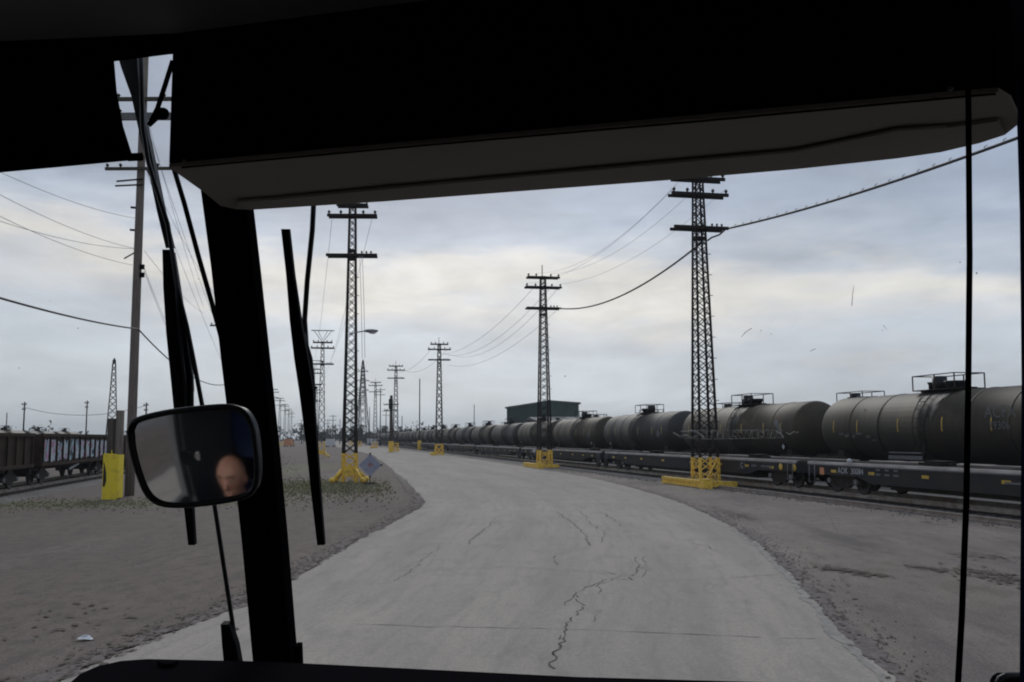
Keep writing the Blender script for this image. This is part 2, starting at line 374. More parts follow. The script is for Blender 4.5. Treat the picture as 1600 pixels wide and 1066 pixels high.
        n = nn('ShaderNodeTexNoise'); n.inputs['Scale'].default_value = 1; n.inputs['Detail'].default_value = 6; ll(mp.outputs[0], n.inputs[0])
        c = mix(rng(n.outputs[0], .42, .66, 0, .75), c, (.295, .26, .226))
        mp = nn('ShaderNodeMapping'); mp.inputs['Scale'].default_value = (60, .35, 1); ll(uv.outputs[0], mp.inputs[0])
        n = nn('ShaderNodeTexNoise'); n.inputs['Scale'].default_value = 1; n.inputs['Detail'].default_value = 4; ll(mp.outputs[0], n.inputs[0])
        c = mix(rng(n.outputs[0], .5, .75, 0, .35), c, (.17, .16, .148))
        c = mix(rng(noise(.9, 5, (1, .5, 1)), .58, .7, 0, .4), c, (.385, .345, .305))
        c = mix(rng(noise(2.2, 8, (1, .35, 1), -.05, (2, 3, 0)), .52, .68, 0, .4), c, (.2, .183, .168))
        c = mix(rng(noise(6, 6), .55, .72, 0, .3), c, (.19, .172, .158))
        c = mix(rng(noise(40, 5), .42, .66, 0, .5), c, (.17, .155, .142))
        c = mix(rng(noise(33, 4, loc=(4, 4, 0)), .6, .7, 0, .4), c, (.45, .42, .38))
        bn = noise(45, 8)
    ll(c, b.inputs['Base Color'])
    u = nn('ShaderNodeBump'); u.inputs['Strength'].default_value = .5 if kind != 'road' else .25; u.inputs['Distance'].default_value = .04 if kind != 'road' else .015
    ll(bn, u.inputs['Height']); ll(u.outputs[0], b.inputs['Normal'])
    return m
# ------------------------------------------------------------------ setting
A = math.atan(300 / F)
T = V((-sin(A), cos(A), 0)); NN = V((cos(A), sin(A), 0)); RZ = pi / 2 + A
def yard(D, z, h=0.0): return NN * D + T * z + V((0, 0, h))
g = MB(); g.sheet([(-2500, -600, 0), (2500, -600, 0), (2500, 3500, 0), (-2500, 3500, 0)])
tag(g.build('ground', ground_mat('packed_dirt', 'dirt')), kind='structure')
def catmull(pts, n):
    out = []; P = [pts[0]] + pts + [pts[-1]]
    for i in range(1, len(P) - 2):
        for k in range(n):
            t = k / n; a, b, c, d = P[i - 1], P[i], P[i + 1], P[i + 2]
            out.append(.5 * ((2 * b) + (-a + c) * t + (2 * a - 5 * b + 4 * c - d) * t * t + (-a + 3 * b - 3 * c + d) * t ** 3))
    out.append(pts[-1]); return out
def resample(pts, ds):
    out = [pts[0]]; acc = 0
    for a, b in zip(pts, pts[1:]):
        l = (b - a).length
        while acc + l >= ds:
            f = (ds - acc) / l; a = a.lerp(b, f); l = (b - a).length; acc = 0; out.append(a)
        acc += l
    return out
LE = [V((-6.4, -30)), V((-5.6, -8)), V((-5.0, 4)), V((-4.4, 9.7)), V((-3.75, 15)), V((-3.6, 21)), V((-3.3, 28)), V((-3.25, 34)), V((-4.6, 43)), V((-7.0, 58)), V((-14.6, 102)), V((-24, 150)), V((-67, 340)), V((-150, 740)), V((-310, 1500))]
RE = [V((2.2, -30)), V((3.0, -8)), V((3.25, 4)), V((3.75, 10)), V((4.66, 15.7)), V((5.36, 21)), V((5.8, 27)), V((5.9, 35)), V((5.2, 46)), V((2.9, 63)), V((-6.2, 110)), V((-15.5, 152)), V((-58, 342)), V((-141, 742)), V((-300, 1502))]
def ribbon(name, lpts, rpts, z, material, amp=0.0, seed=0, n=24, cols=8):
    rr = random.Random(seed)
    l = catmull(lpts, n); r = catmull(rpts, n); vs = []; uvs = []; dist = 0
    al = ar = 0
    for i, (a, b) in enumerate(zip(l, r)):
        if i: dist += (l[i] - l[i - 1]).length
        near = 1 if a.y < 80 else .3
        al = .7 * al + rr.uniform(-amp, amp); ar = .7 * ar + rr.uniform(-amp, amp)
        d = (b - a).normalized(); a2 = a + d * al * near; b2 = b + d * ar * near
        for k in range(cols + 1):
            p = a2.lerp(b2, k / cols); vs.append((p.x, p.y, z)); uvs.append((k / cols, dist))
    fs = []
    for i in range(len(l) - 1):
        for k in range(cols): fs.append((i * (cols + 1) + k, i * (cols + 1) + k + 1, (i + 1) * (cols + 1) + k + 1, (i + 1) * (cols + 1) + k))
    me = bpy.data.meshes.new(name); me.from_pydata(vs, [], fs); uvl = me.uv_layers.new(name='UVMap')
    for lp in me.loops: uvl.data[lp.index].uv = uvs[lp.vertex_index]
    me.materials.append(material); o = bpy.data.objects.new(name, me); C.objects.link(o); tag(o, kind='structure'); return o
# hard-packed apron on the right, up to the tracks
apR = [V((17.2 * cos(A), 17.2 * sin(A))) + V((T.x, T.y)) * z for z in (-34, -12, 0, 6, 12, 18, 24, 32, 44, 62, 110, 160, 350, 760, 1530)]
apL = [p - V((.4, 0)) for p in RE]
ribbon('paved_apron', apL, apR, .004, ground_mat('oily_asphalt_and_dirt', 'apron'), 0, 1, cols=4)
ribbon('road', LE, RE, .010, ground_mat('worn_grey_asphalt', 'road'), .05, 3, n=40)
# crumbling dark band along the left edge and pale worn band along the right edge
def edge_band(name, pts, off0, off1, z, material, seed, amp, ymax, jitter=1.0):
    rr = random.Random(seed); p = resample([q for q in catmull(pts, 20) if -5 < q.y < ymax], .12); vs = []; fs = []; m = MB()
    w0 = w1 = 0; prev = None; gap = 0
    for i in range(1, len(p) - 1):
        d = (p[i + 1] - p[i - 1]).normalized(); nrm = V((d.y, -d.x)); w0 = .8 * w0 + rr.uniform(-amp, amp); w1 = .8 * w1 + rr.uniform(-amp, amp)
        a = p[i] + nrm * (off0 + w0); b = p[i] + nrm * (off1 + w1)
        if (b - a).dot(nrm) < .015: prev = None; continue
        cur = [(a.x, a.y, z), (b.x, b.y, z)]
        if prev: m.add(prev + cur, [(0, 1, 3, 2)])
        prev = cur
    return tag(m.build(name, material), kind='structure')
M['edge_dark'] = mat('broken_asphalt_edge', (.085, .07, .062), .95, col2=(.18, .15, .135), vscale=9, bump=.2, bscale=15, coord='Object')
M['edge_pale'] = mat('worn_concrete_edge', (.33, .30, .27), .95, col2=(.2, .185, .17), vscale=5, bump=.3, coord='Object')
edge_band('road_edge_crumble', LE, -.30, .02, .014, M['edge_dark'], 11, .07, 60)
edge_band('road_edge_strip', RE, -.16, -.04, .015, M['edge_pale'], 12, .03, 24)
edge_band('road_edge_gutter', RE, .0, .16, .014, M['edge_dark'], 14, .06, 45)
# cracks and joints: thin ribbons a few millimetres above the road, laid along the photographed lines
def crack(m, pts, w, seed, jag=.5):
    rr = random.Random(seed); P = [gnd(x, y) for x, y in pts]; Q = []
    for a, b in zip(P, P[1:]):
        n = max(2, int((b - a).length / .12))
        d = (b - a).normalized(); nr = V((d.y, -d.x, 0)); o = 0
        for k in range(n):
            o = .6 * o + rr.uniform(-1, 1) * max(w * 3.2, .1) * jag; Q.append(a.lerp(b, k / n) + nr * o)
    Q.append(P[-1]); prev = None
    for i in range(1, len(Q) - 1):
        d = (Q[i + 1] - Q[i - 1]).normalized(); nr = V((d.y, -d.x, 0)); ww = w * rr.uniform(.2, 1.2)
        cur = [Q[i] + nr * ww / 2 + V((0, 0, .016)), Q[i] - nr * ww / 2 + V((0, 0, .016))]
        if prev and rr.random() > .06: m.add(prev + cur, [(0, 1, 3, 2)])
        prev = cur
cm = MB()
for i, (pts, w) in enumerate([([(860, 1052), (868, 1020), (885, 1000), (880, 985), (900, 960), (912, 945), (900, 930)], .03), ([(868, 1030), (875, 1005), (872, 990)], .02),
        ([(885, 950), (893, 935), (910, 925), (950, 905), (985, 908), (993, 890), (1000, 870)], .025), ([(940, 935), (935, 915), (970, 900), (930, 890)], .018),
        ([(868, 885), (872, 875), (862, 868)], .025), ([(735, 852), (745, 838), (760, 825), (768, 815)], .03), ([(870, 800), (890, 815), (912, 835), (920, 855)], .03),
        ([(935, 800), (960, 812), (975, 825)], .03), ([(905, 798), (925, 822), (935, 830)], .02), ([(1070, 850), (1100, 853), (1112, 860)], .03), ([(940, 850), (945, 835), (930, 822)], .02),
        ([(615, 912), (630, 900), (640, 892), (690, 850)], .015), ([(932, 975), (925, 960), (950, 952)], .015), ([(1000, 905), (1010, 880), (1003, 868)], .015)]):
    crack(cm, pts, w * .8, 40 + i)
tag(cm.build('road_cracks', M['crack']), 'thin branching tar cracks in the grey road surface', kind='stuff')
jm = MB()
for i, (pts, w) in enumerate([([(520, 975), (700, 981), (860, 984), (960, 988), (1290, 1001)], .022), ([(560, 895), (800, 887), (900, 893), (1010, 902)], .018), ([(1010, 910), (1160, 903), (1240, 897)], .018),
                              ([(640, 833), (780, 833), (900, 838)], .02)]):
    crack(jm, pts, w, 80 + i, .25)
tag(jm.build('road_joints', M['joint']), 'faint straight joints across the road surface', kind='stuff')
# ballast and railway tracks
def strip(name, D0, D1, z0, z1, h, material, sl=.35):
    m = MB(); a = [yard(D0 - sl, z0, .002), yard(D0, z0, h), yard(D1, z0, h), yard(D1 + sl, z0, .002)]; b = [p + T * (z1 - z0) for p in a]
    m.add(a + b, [(0, 1, 5, 4), (1, 2, 6, 5), (2, 3, 7, 6)]); return tag(m.build(name, material), kind='structure')
BAL = ground_mat('crushed_stone', 'ballast')
strip('ballast_bed', 18.2, 28.6, -40, 900, .05, BAL, .9)
strip('ballast_bed', -15.6, -12.2, -10, 160, .05, BAL, .8)
RP = [(-.035, 0), (.035, 0), (.035, .04), (.012, .05), (.012, .12), (.036, .13), (.036, .16), (-.036, .16), (-.036, .13), (-.012, .12), (-.012, .05), (-.035, .04)]
def track(D, z0, z1, label, ties=True):
    t = empty('railway_track', yard(D, z0, .05), RZ, label, 'railway track')
    for s in (-.75, .75):
        m = MB(); m.prism([(0, s + a, b + .04) for a, b in RP], (z1 - z0, 0, 0)); m.build('rail', M['rail'], t)
    if ties:
        tm = MB(); rr = random.Random(int(D * 10))
        z = 0
        while z < min(z1 - z0, 260): tm.box((z, rr.uniform(-.04, .04), -.0), (.23, 2.6, .085)); z += .56
        tag(tm.build('ties', M['tie'], t), kind='stuff')
    return t
D1, D2, D3 = 19.9, 25.8, -14.0
track(D1, -30, 800, 'railway track carrying the low flatcars beside the road')
track(D2, -30, 800, 'railway track under the long line of black tank cars')
track(D3, 0, 150, 'railway track under the graffitied gondola on the far side of the dirt lot')
track(-50, 40, 260, 'railway track under the tank cars behind the gondola', ties=False)
sr = MB(); sr.prism([yard(17.45 + a, 12, b * .9 + .01) for a, b in RP], T * 34)
tag(sr.build('spare_rail', M['railrust']), 'loose spare rail lying on the ballast in front of the flatcars', 'spare rail')
# loose stones by the tracks and along the crumbling road edge
st = MB(); rr = random.Random(5)
def stone(p, s):
    m = Matrix.Rotation(rr.uniform(0, 6), 3, 'Z') @ Matrix.Rotation(rr.uniform(0, 1), 3, 'X')
    vs = [m @ V((x * rr.uniform(.6, 1) * s, y * rr.uniform(.6, 1) * s, z * rr.uniform(.4, .8) * s)) + p for x, y, z in ((1, 0, 0), (-1, 0, 0), (0, 1, 0), (0, -1, 0), (0, 0, 1), (0, 0, -1))]
    st.add(vs, [(0, 2, 4), (2, 1, 4), (1, 3, 4), (3, 0, 4), (2, 0, 5), (1, 2, 5), (3, 1, 5), (0, 3, 5)])
for i in range(5200):
    stone(yard(rr.gauss(17.9, .55), rr.uniform(10, 75), .02), rr.uniform(.02, .06))
lp = [q for q in catmull(LE, 20) if 4 < q.y < 45]
for i in range(1500):
    q = rr.choice(lp[1:]); k = lp.index(q); q = lp[k - 1].lerp(q, rr.random()); stone(V((q.x - abs(rr.gauss(0, .3)), q.y, .01)), rr.uniform(.006, .02))
rp = [q for q in catmull(RE, 20) if 4 < q.y < 45]
for i in range(900):
    k = rr.randrange(1, len(rp)); q = rp[k - 1].lerp(rp[k], rr.random()); stone(V((q.x + abs(rr.gauss(0, .35)), q.y, .012)), rr.uniform(.006, .022))
for i in range(1800):
    stone(V((rr.uniform(-30, -4.5), rr.uniform(9, 60), .002)), rr.uniform(.006, .022))
tag(st.build('gravel', M['stone']), 'loose gravel scattered along the tracks and road edges', kind='stuff')
md = MB(); rm = random.Random(51)
def blob(x, y, l, w, ang, z=.017):
    n = 7; P = []
    for k in range(n):
        a = 2 * pi * k / n; u = l * cos(a) * rm.uniform(.5, 1.1); v = w * sin(a) * rm.uniform(.5, 1.1); P.append((x + u * cos(ang) - v * sin(ang), y + u * sin(ang) + v * cos(ang), z))
    md.add(P, [list(range(n))])
zz_ = 0
for (x0, y0, x1, y1, n, sp) in ((1285, 887, 1375, 901, 160, .16), (1500, 890, 1610, 914, 260, .3), (1500, 868, 1600, 874, 60, .3), (1120, 800, 1180, 812, 90, .3), (1420, 885, 1480, 894, 60, .1), (1440, 815, 1470, 820, 20, .1), (60, 945, 200, 1000, 60, .5)):
    a = gnd(x0, y0); b = gnd(x1, y1)
    for k in range(n):
        q = a.lerp(b, rm.random()); zz_ = (zz_ + 1) % 40; blob(q.x + rm.gauss(0, sp * .8), q.y + rm.gauss(0, sp), rm.uniform(.02, .14), rm.uniform(.01, .05), atan2(b.y - a.y, b.x - a.x) + rm.gauss(0, .3), .0175 + zz_ * .0002)
for k in range(1500):
    i = rm.randrange(1, len(lp)); q = lp[i - 1].lerp(lp[i], rm.random()); zz_ = (zz_ + 1) % 40; blob(q.x - abs(rm.gauss(0, .28)) + .06, q.y, rm.uniform(.02, .10), rm.uniform(.01, .045), 1.4 + rm.gauss(0, .5), .0175 + zz_ * .0002)
for k in range(480):
    i = rm.randrange(1, len(rp)); q = rp[i - 1].lerp(rp[i], rm.random()); zz_ = (zz_ + 1) % 40; blob(q.x + abs(rm.gauss(0, .3)) - .08, q.y, rm.uniform(.02, .09), rm.uniform(.01, .04), 1.4 + rm.gauss(0, .5), .0175 + zz_ * .0002)
tag(md.build('mud_crumbs', M['mud']), 'dark crumbs of mud and broken asphalt along the road edges', kind='stuff')
# grass
gm = MB()
LEc = [q for q in catmull(LE, 12)]
def tuft(x, y, s):
    q = min(LEc, key=lambda q: abs(q.y - y))
    if x > q.x - .9: return
    for _ in range(5):
        a = rr.uniform(0, 6.3); l = s * rr.uniform(.5, 1.2); d = V((cos(a), sin(a), 0)); p = V((x, y, 0)) + d * rr.uniform(0, s * .6); sd = V((-sin(a), cos(a), 0)) * .02
        gm.add([p - sd, p + sd, p + d * l * .7 + V((0, 0, l * rr.uniform(.3, .9)))], [(0, 1, 2)])
for i in range(5200):
    u = rr.gauss(0, 1); v = rr.gauss(0, 1); tuft(-9.3 + u * 2.2 - v * 1.0, 45 + v * 4.5, .075)
for i in range(1800):
    u = rr.gauss(0, 1); v = rr.gauss(0, 1); tuft(-15.5 + u * 3.5, 34.5 + v * 1.6, .05)
for i in range(3000):
    v = rr.uniform(48, 130); tuft(-1.2 * v * .2 + rr.gauss(-2.2, 1.7) - 1, v, .08)
gm.v = [v for v in gm.v]
tag(gm.build('grass', M['grass']), 'thin patches of short grass around the pole bases', kind='stuff')
# ------------------------------------------------------------------ steel lattice poles
def insulator(m, p, s=1.0):
    m.lathe([(0, .02 * s), (.06 * s, .05 * s), (.08 * s, .07 * s), (.13 * s, .06 * s), (.17 * s, .02 * s)], 8, Matrix.Translation(V(p)) @ Matrix.Rotation(-pi / 2, 4, 'Y'))
def lattice_pole(h=14.75, wb=.95, wt=.36, pitch=.62, arms=((14.7, 2.6), (13.92, 2.9), (12.28, 2.75)), ybase=1.35, bar=.043, beam=True, feet=False, spike=True, plain=False, top='flat'):
    t = empty('lattice_pole', label='x', cat='power pole')
    def wd(z): return wb + (wt - wb) * min(1, z / h)
    def corner(i, j, z): return V((i * wd(z) / 2, j * wd(z) / 2, z))
    st_ = M['steelfar'] if plain else M['steel']
    for i in (-1, 1):
        for j in (-1, 1):
            m = MB(); m.bar(corner(i, j, ybase), corner(i, j, h), .10, .10, (1, 0, 0), .07, .07); o = m.build('leg', st_, t)
            m = MB(); m.bar(corner(i, j, -.1), corner(i, j, ybase), .115, .115, (1, 0, 0)); m.build('painted_foot', M['yellow'], o)
    def face(k, z0, z1, up):
        m = MB(); z = z0; n = 0
        def P(s, z):
            w = wd(z) / 2
            return [V((s * w, w, z)), V((s * w, -w, z)), V((w, s * w, z)), V((-w, s * w, z))][k]
        while z < z1 - .05:
            dz = min(pitch * (.45 + .55 * wd(z) / wb), z1 - z)
            b = bar if not up else bar * 1.25
            m.bar(P(-1, z), P(1, z + dz), .014, b); m.bar(P(1, z), P(-1, z + dz), .015, b)
            z += dz; n += 1
        return m
    for k in range(4):
        face(k, ybase, h, False).build('lacing', st_, t)
        face(k, .12, ybase, True).build('painted_lacing', M['yellow'], t)
    # gusset plates
    m = MB()
    for z in (h * .80, h * .83): m.box((0, 0, z), (wd(z) + .06, wd(z) + .06, .12))
    for z, w in arms: m.box((0, 0, z), (wd(z) + .05, wd(z) + .05, .22))
    m.build('tie_plate', st_, t)
    if top == 'vee':
        m = MB(); m.bar((-1.4, 0, h + 1.5), (1.4, 0, h + 1.5), .1); m.bar((-1.1, 0, h + 1.5), (0, 0, h), .06); m.bar((1.1, 0, h + 1.5), (0, 0, h), .06); m.bar((-.6, 0, h + 1.5), (0, 0, h + .3), .05); m.bar((.6, 0, h + 1.5), (0, 0, h + .3), .05); m.build('vee_bracket', st_, t)
    for n, (z, w) in enumerate(arms):
        m = MB(); m.box((0, -wd(z) / 2 - .07, z), (w, .12, .15)); m.box((0, wd(z) / 2 + .07, z), (w * .98, .1, .14)); a = m.build('crossarm', st_, t)
        im = MB()
        if n == 0 or n == 1:
            for x in (-.92, -.45, .45, .92): insulator(im, (x * w / 2, -wd(z) / 2 - .07, z + .07), 1.25)
        else:
            for x in (.40, .58, .76): insulator(im, (x * w / 2, -wd(z) / 2 - .07, z + .07), .9)
        im.build('insulator', M['insul'], a)
    if spike:
        m = MB(); m.tube([(-.05, 0, h), (-.05, 0, h + .95)], .035); m.build('lightning_rod', st_, t)
    m = MB()
    for j in range(9):
        z = 3 + j * 1.0; m.bar((wd(z) / 2, -wd(z) / 2, z), (wd(z) / 2 + .2, -wd(z) / 2, z), .03)
    m.build('climbing_step', st_, t)
    if beam:
        m = MB(); Lb = 5.2 if beam is True else beam
        m.box((0, -wb / 2 - .35, .38), (.22, .001, .001))
        m = MB(); m.box((-wb / 2 - .42, .6, .30), (.16, Lb, .12)); m.box((-wb / 2 - .42, .6, .08), (.16, Lb, .10)); m.box((-wb / 2 - .42, .6, .19), (.05, Lb, .14))
        m.build('barrier_beam', M['yellow'], t)
        m = MB(); m.box((-wb / 2 - .42 + .05, -Lb / 2 + .6, .22), (.42, .42, .44)); m.bar((-wb / 2 - .42, -Lb / 2 + .6, .22), (wb / 2 + .12, -Lb / 2 + .6, .18), .22, .24); m.build('beam_foot', M['yellow'], t)
        m = MB(); m.bar((-.3, -wb / 2 - .06, .15), (.35, -wb / 2 - .06, ybase - .1), .1, .03); m.build('brace_plate', M['yellow'], t)
    if feet:
        for i in (-1, 1):
            for j in (-1, 1):
                m = MB(); a = corner(i, j, .7); b = V((i * (wb / 2 + .45), j * (wb / 2 + .45), .12)); m.tube([a, b], .09, 8); m.ell(b + V((0, 0, .03)), (.17, .17, .15), 10, 6); m.build('splayed_foot', M['yellow'], t)
        m = MB(); w = wb / 2 + .01
        m.box((0, -w, .62), (wb * .8, .02, .5)); m.box((0, w, .62), (wb * .8, .02, .5)); m.box((w, 0, .62), (.02, wb * .8, .5)); m.box((-w, 0, .62), (.02, wb * .8, .5)); m.build('guard_plate', M['yellow'], t)
    return t
def place(t, p, rz, label=None, group=None):
    t.location = (p.x, p.y, 0); t.rotation_euler = (0, 0, rz)
    if label: t['label'] = label
    if group: t['group'] = group
PR = lattice_pole()                       # right-hand row
PL = lattice_pole(h=15.05, wb=.70, wt=.32, pitch=.52, arms=((15.0, 1.7), (14.42, 2.7), (12.22, 2.75)), ybase=1.55, bar=.038, beam=False, feet=True)
PF = lattice_pole(h=14.8, wb=.95, wt=.36, pitch=1.1, arms=((14.8, 2.4), (14.1, 3.1), (12.7, 3.0)), ybase=1.5, bar=.06, beam=3.0, plain=True, spike=True)
PV = lattice_pole(h=14.2, wb=.85, wt=.34, pitch=1.1, arms=((14.2, 2.4), (13.5, 2.9), (11.5, 2.8)), ybase=2.0, bar=.06, beam=False, feet=True, plain=True, spike=False, top='vee')
index_children()
RROW = [gnd(1103, 760), gnd(851, 731), gnd(686, 711.5)]
dirv = (RROW[2] - RROW[0]).normalized()
RG = 'steel lattice poles standing along the flatcar track'
place(PR, RROW[0], A, 'dark lattice pole with long yellow barrier beam, its top hidden behind the overhead panel', RG)
PR2 = copy_tree(PR); place(PR2, RROW[1], A, 'dark steel lattice pole standing in front of the green building, whole top visible', RG)
place(PF, RROW[2], A, 'grey lattice pole with yellow boxed base between the bare pole and the green building', RG)
labs = ['grey lattice pole just beyond the pole carrying a transformer', 'thin grey lattice pole with three arms beyond the transformer pole', 'small faint lattice pole among yellow bases down the road', 'smallest lattice pole of the flatcar row near the vanishing point']
for i in range(4):
    c = copy_tree(PF); place(c, at([618, 586, 562, 549][i], 684, 162 + 48 * i), A, labs[i], RG)
LG = 'steel lattice poles on the grass side of the road'
place(PL, gnd(546, 754), .05, 'narrow lattice pole on splayed yellow feet beside the diamond sign, carrying a street lamp', LG)
place(PV, at(502, 684, 115), A, 'lattice pole with a flared vee bracket on top, seen right of the wiper blade', LG)
c = copy_tree(PV); place(c, at(488.5, 684, 160), A, 'lattice pole with a vee bracket half hidden by the wiper blade', LG)
c = copy_tree(PV); place(c, at(494, 684, 230), A, 'faint lattice pole beyond the two with vee brackets', LG)
for i in range(6):
    c = copy_tree(PF); place(c, yard(-11.5 + i * -.4, 190 + 55 * i), A, '%s faint lattice pole of the row just right of the windshield post' % ['first and tallest', 'second', 'third', 'fourth', 'fifth', 'last and smallest'][i], 'lattice poles receding beyond the windshield post')
# street lamp carried by the grass-side pole
sl = empty('street_lamp', at(553, 519, 44.3), 0, 'grey cobra-head street lamp on an arm fixed to the tall pole on the grass', 'street lamp')
m = MB(); m.tube([(-.25, 0, -.12), (.2, 0, .0), (.55, 0, .05)], .03, 8); m.build('arm', M['lamp'], sl)
m = MB(); m.ell((.82, 0, .05), (.36, .14, .09), 14, 8); m.build('lamp_head', M['lamp'], sl)
m = MB(); m.ell((.90, 0, -.01), (.2, .11, .09), 12, 6); m.build('lens', M['white'], sl)
# ------------------------------------------------------------------ wooden poles
def wood_pole(name, p, h, r0, r1, arms, label, group=None, extras=True, ang=0, lean=0, m_=None):
    t = empty(name, (p.x, p.y, 0), ang, label, 'power pole', group)
    m = MB(); m.tube([(lean * k / 8, 0, -.2 + (h + .2) * k / 8) for k in range(9)], [r0 + (r1 - r0) * k / 8 for k in range(9)], 12); m.build('shaft', m_ or M['wood'], t)
    for z, w, th, mt in arms:
        x = lean * z / h
        m = MB(); m.box((x, -r1 - .07, z), (w, .12, th)); a = m.build('crossarm', M[mt], t)
        im = MB()
        for q in (-.94, -.55, .55, .94): insulator(im, (x + q * w / 2, -r1 - .07, z + th / 2), 1.1)
        im.build('insulator', M['insul'], a)
    return t
WPp = gnd(202, 775)
def zof(py, p): # height of photo row py at ground point p
    k = (at(205, py, p.y)); return k.z
wp = wood_pole('wooden_power_pole', WPp, zof(70, WPp), .20, .15, [(zof(158, WPp), 3.6, .16, 'woodd'), (zof(185, WPp), 3.3, .32, 'greywood'), (zof(266, WPp), 2.9, .12, 'woodd')], 'tall brown wooden power pole behind the yellow-guarded timber posts', lean=0.0)
m = MB(); zz = zof(266, WPp)
m.bar((.35, -.2, zz - .05), (.75, -.2, zz - .75), .09); m.bar((-.95, -.2, zz - .55), (.2, -.2, zz - .45), .06); m.bar((-1.0, -.2, zz - .75), (.2, -.2, zz - .7), .06)
for q in (390, 425):
    z = zof(q - 65, WPp); m.bar((-.15, 0, z), (-.35, -.1, z), .08)
m.bar((-.15, 0, zof(395, WPp)), (-.55, -.1, zof(405, WPp)), .05); m.build('bracket', M['steel'], wp)
m = MB(); z = zof(418, WPp); m.box((.24, -.1, z), (.16, .14, .2)); m.box((.25, -.1, z - .35), (.16, .14, .2)); m.build('cable_clamp', M['black'], wp)
wp2p = at(364, 684, 81.5)
wood_pole('wooden_power_pole', wp2p, 14, .2, .14, [(12.3, 4.4, .14, 'greywood'), (13.3, 3.2, .14, 'woodd')], 'wooden power pole mostly behind the windshield post, one arm tip showing')
# timber posts in a yellow guard
gp = empty('guard_posts', (*gnd(176, 780).to_2d(), 0), 0, 'pair of dark timber posts bound in a bright yellow steel guard on the dirt lot', 'guard post')
m = MB(); m.tube([(-.16, 0, -.1), (-.15, 0, 3.18)], .155, 10); m.build('timber_post', M['woodd'], gp)
m = MB(); m.tube([(.15, .05, -.1), (.16, .05, 3.5)], .155, 10); m.build('timber_post', M['wood'], gp)
m = MB()
o_ = [(-.40, 0), (-.40, 1.72), (-.36, 1.82), (-.02, 1.78), (0, 1.95), (.03, 1.80), (.37, 1.75), (.38, .1), (.30, 0)]
o_ = [(x * .8, z) for x, z in o_]
m.prism([(x, -.27, z) for x, z in o_], (0, .03, 0)); m.box((-.305, -.02, .9), (.03, .46, 1.75)); m.box((.29, -.02, .9), (.03, .46, 1.7)); m.build('yellow_guard', M['yellowb'], gp)
m = MB(); m.prism([(-.285, -.276, 1.5), (-.295, -.276, .5), (-.22, -.276, .5), (-.16, -.276, .75), (-.18, -.276, 1.05), (-.24, -.276, 1.35)], (0, .005, 0)); m.build('rust_patch', M['truck'], gp)
# thin poles with yellow bases and other far poles
def simple_pole(px, ytop, d, label, r=.13, arms=(), ybase=False, group=None, name='utility_pole', matn='wood'):
    b = at(px, 684, d); h = at(px, ytop, d).z; t = wood_pole(name, V((b.x, b.y, 0)), h, r, r * .7, [(h - a, w, .14, 'steelfar') for a, w in arms], label, group, m_=M[matn])
    if ybase:
        m = MB(); m.box((0, 0, .9), (.7, .7, 1.8)); m.build('yellow_base', M['yellow'], t)
    return t
simple_pole(655.5, 592, 175, 'bare pole with a yellow base left of the boxed lattice pole', ybase=True, matn='steelfar')
simple_pole(741, 632, 240, 'short bare pole behind the tank cars left of the green building')
tp = simple_pole(611, 618, 150, 'stout pole carrying a dark transformer beside the road bend', r=.32, arms=((1.5, 2.4), (2.4, 2.2)), ybase=True, matn='woodd')
m = MB(); h_ = at(611, 618, 150).z; m.tube([(0, -.5, h_ - 2.2), (0, -.5, h_ - .6)], .35, 12); m.build('transformer', M['steel'], tp)
UG = 'far utility poles beyond the road bend'
for px, yt, d, arm in ((594, 606, 260, 1), (577, 636, 300, 0), (520, 648, 330, 1), (531, 655, 360, 0), (540, 650, 400, 1), (603, 640, 320, 1), (628, 650, 300, 0), (696, 668, 300, 1), (670, 664, 280, 1), (512, 655, 420, 1)):
    simple_pole(px, yt, d, 'thin far utility pole on the skyline beyond the road bend', arms=((.6, 2.6), (2.0, 2.4)) if arm else (), group=UG, matn='steelfar', r=.16)
LGp = 'far utility poles beyond the gondola'
for px, yt, d, arm, lb in ((36, 628, 170, 1, 'far pole with a small crossbar and lamp, second from the picture edge beyond the gondola'), (134, 626, 190, 1, 'far pole behind the gondola near the lattice mast'), (9, 645, 230, 0, 'thin short far pole beyond the black hopper end'), (227, 629, 165, 1, 'far pole right of the tall wooden pole')):
    simple_pole(px, yt, d, lb, arms=((.5, .9), (1.4, .6)) if arm else (), group=LGp, matn='steelfar', r=.16)
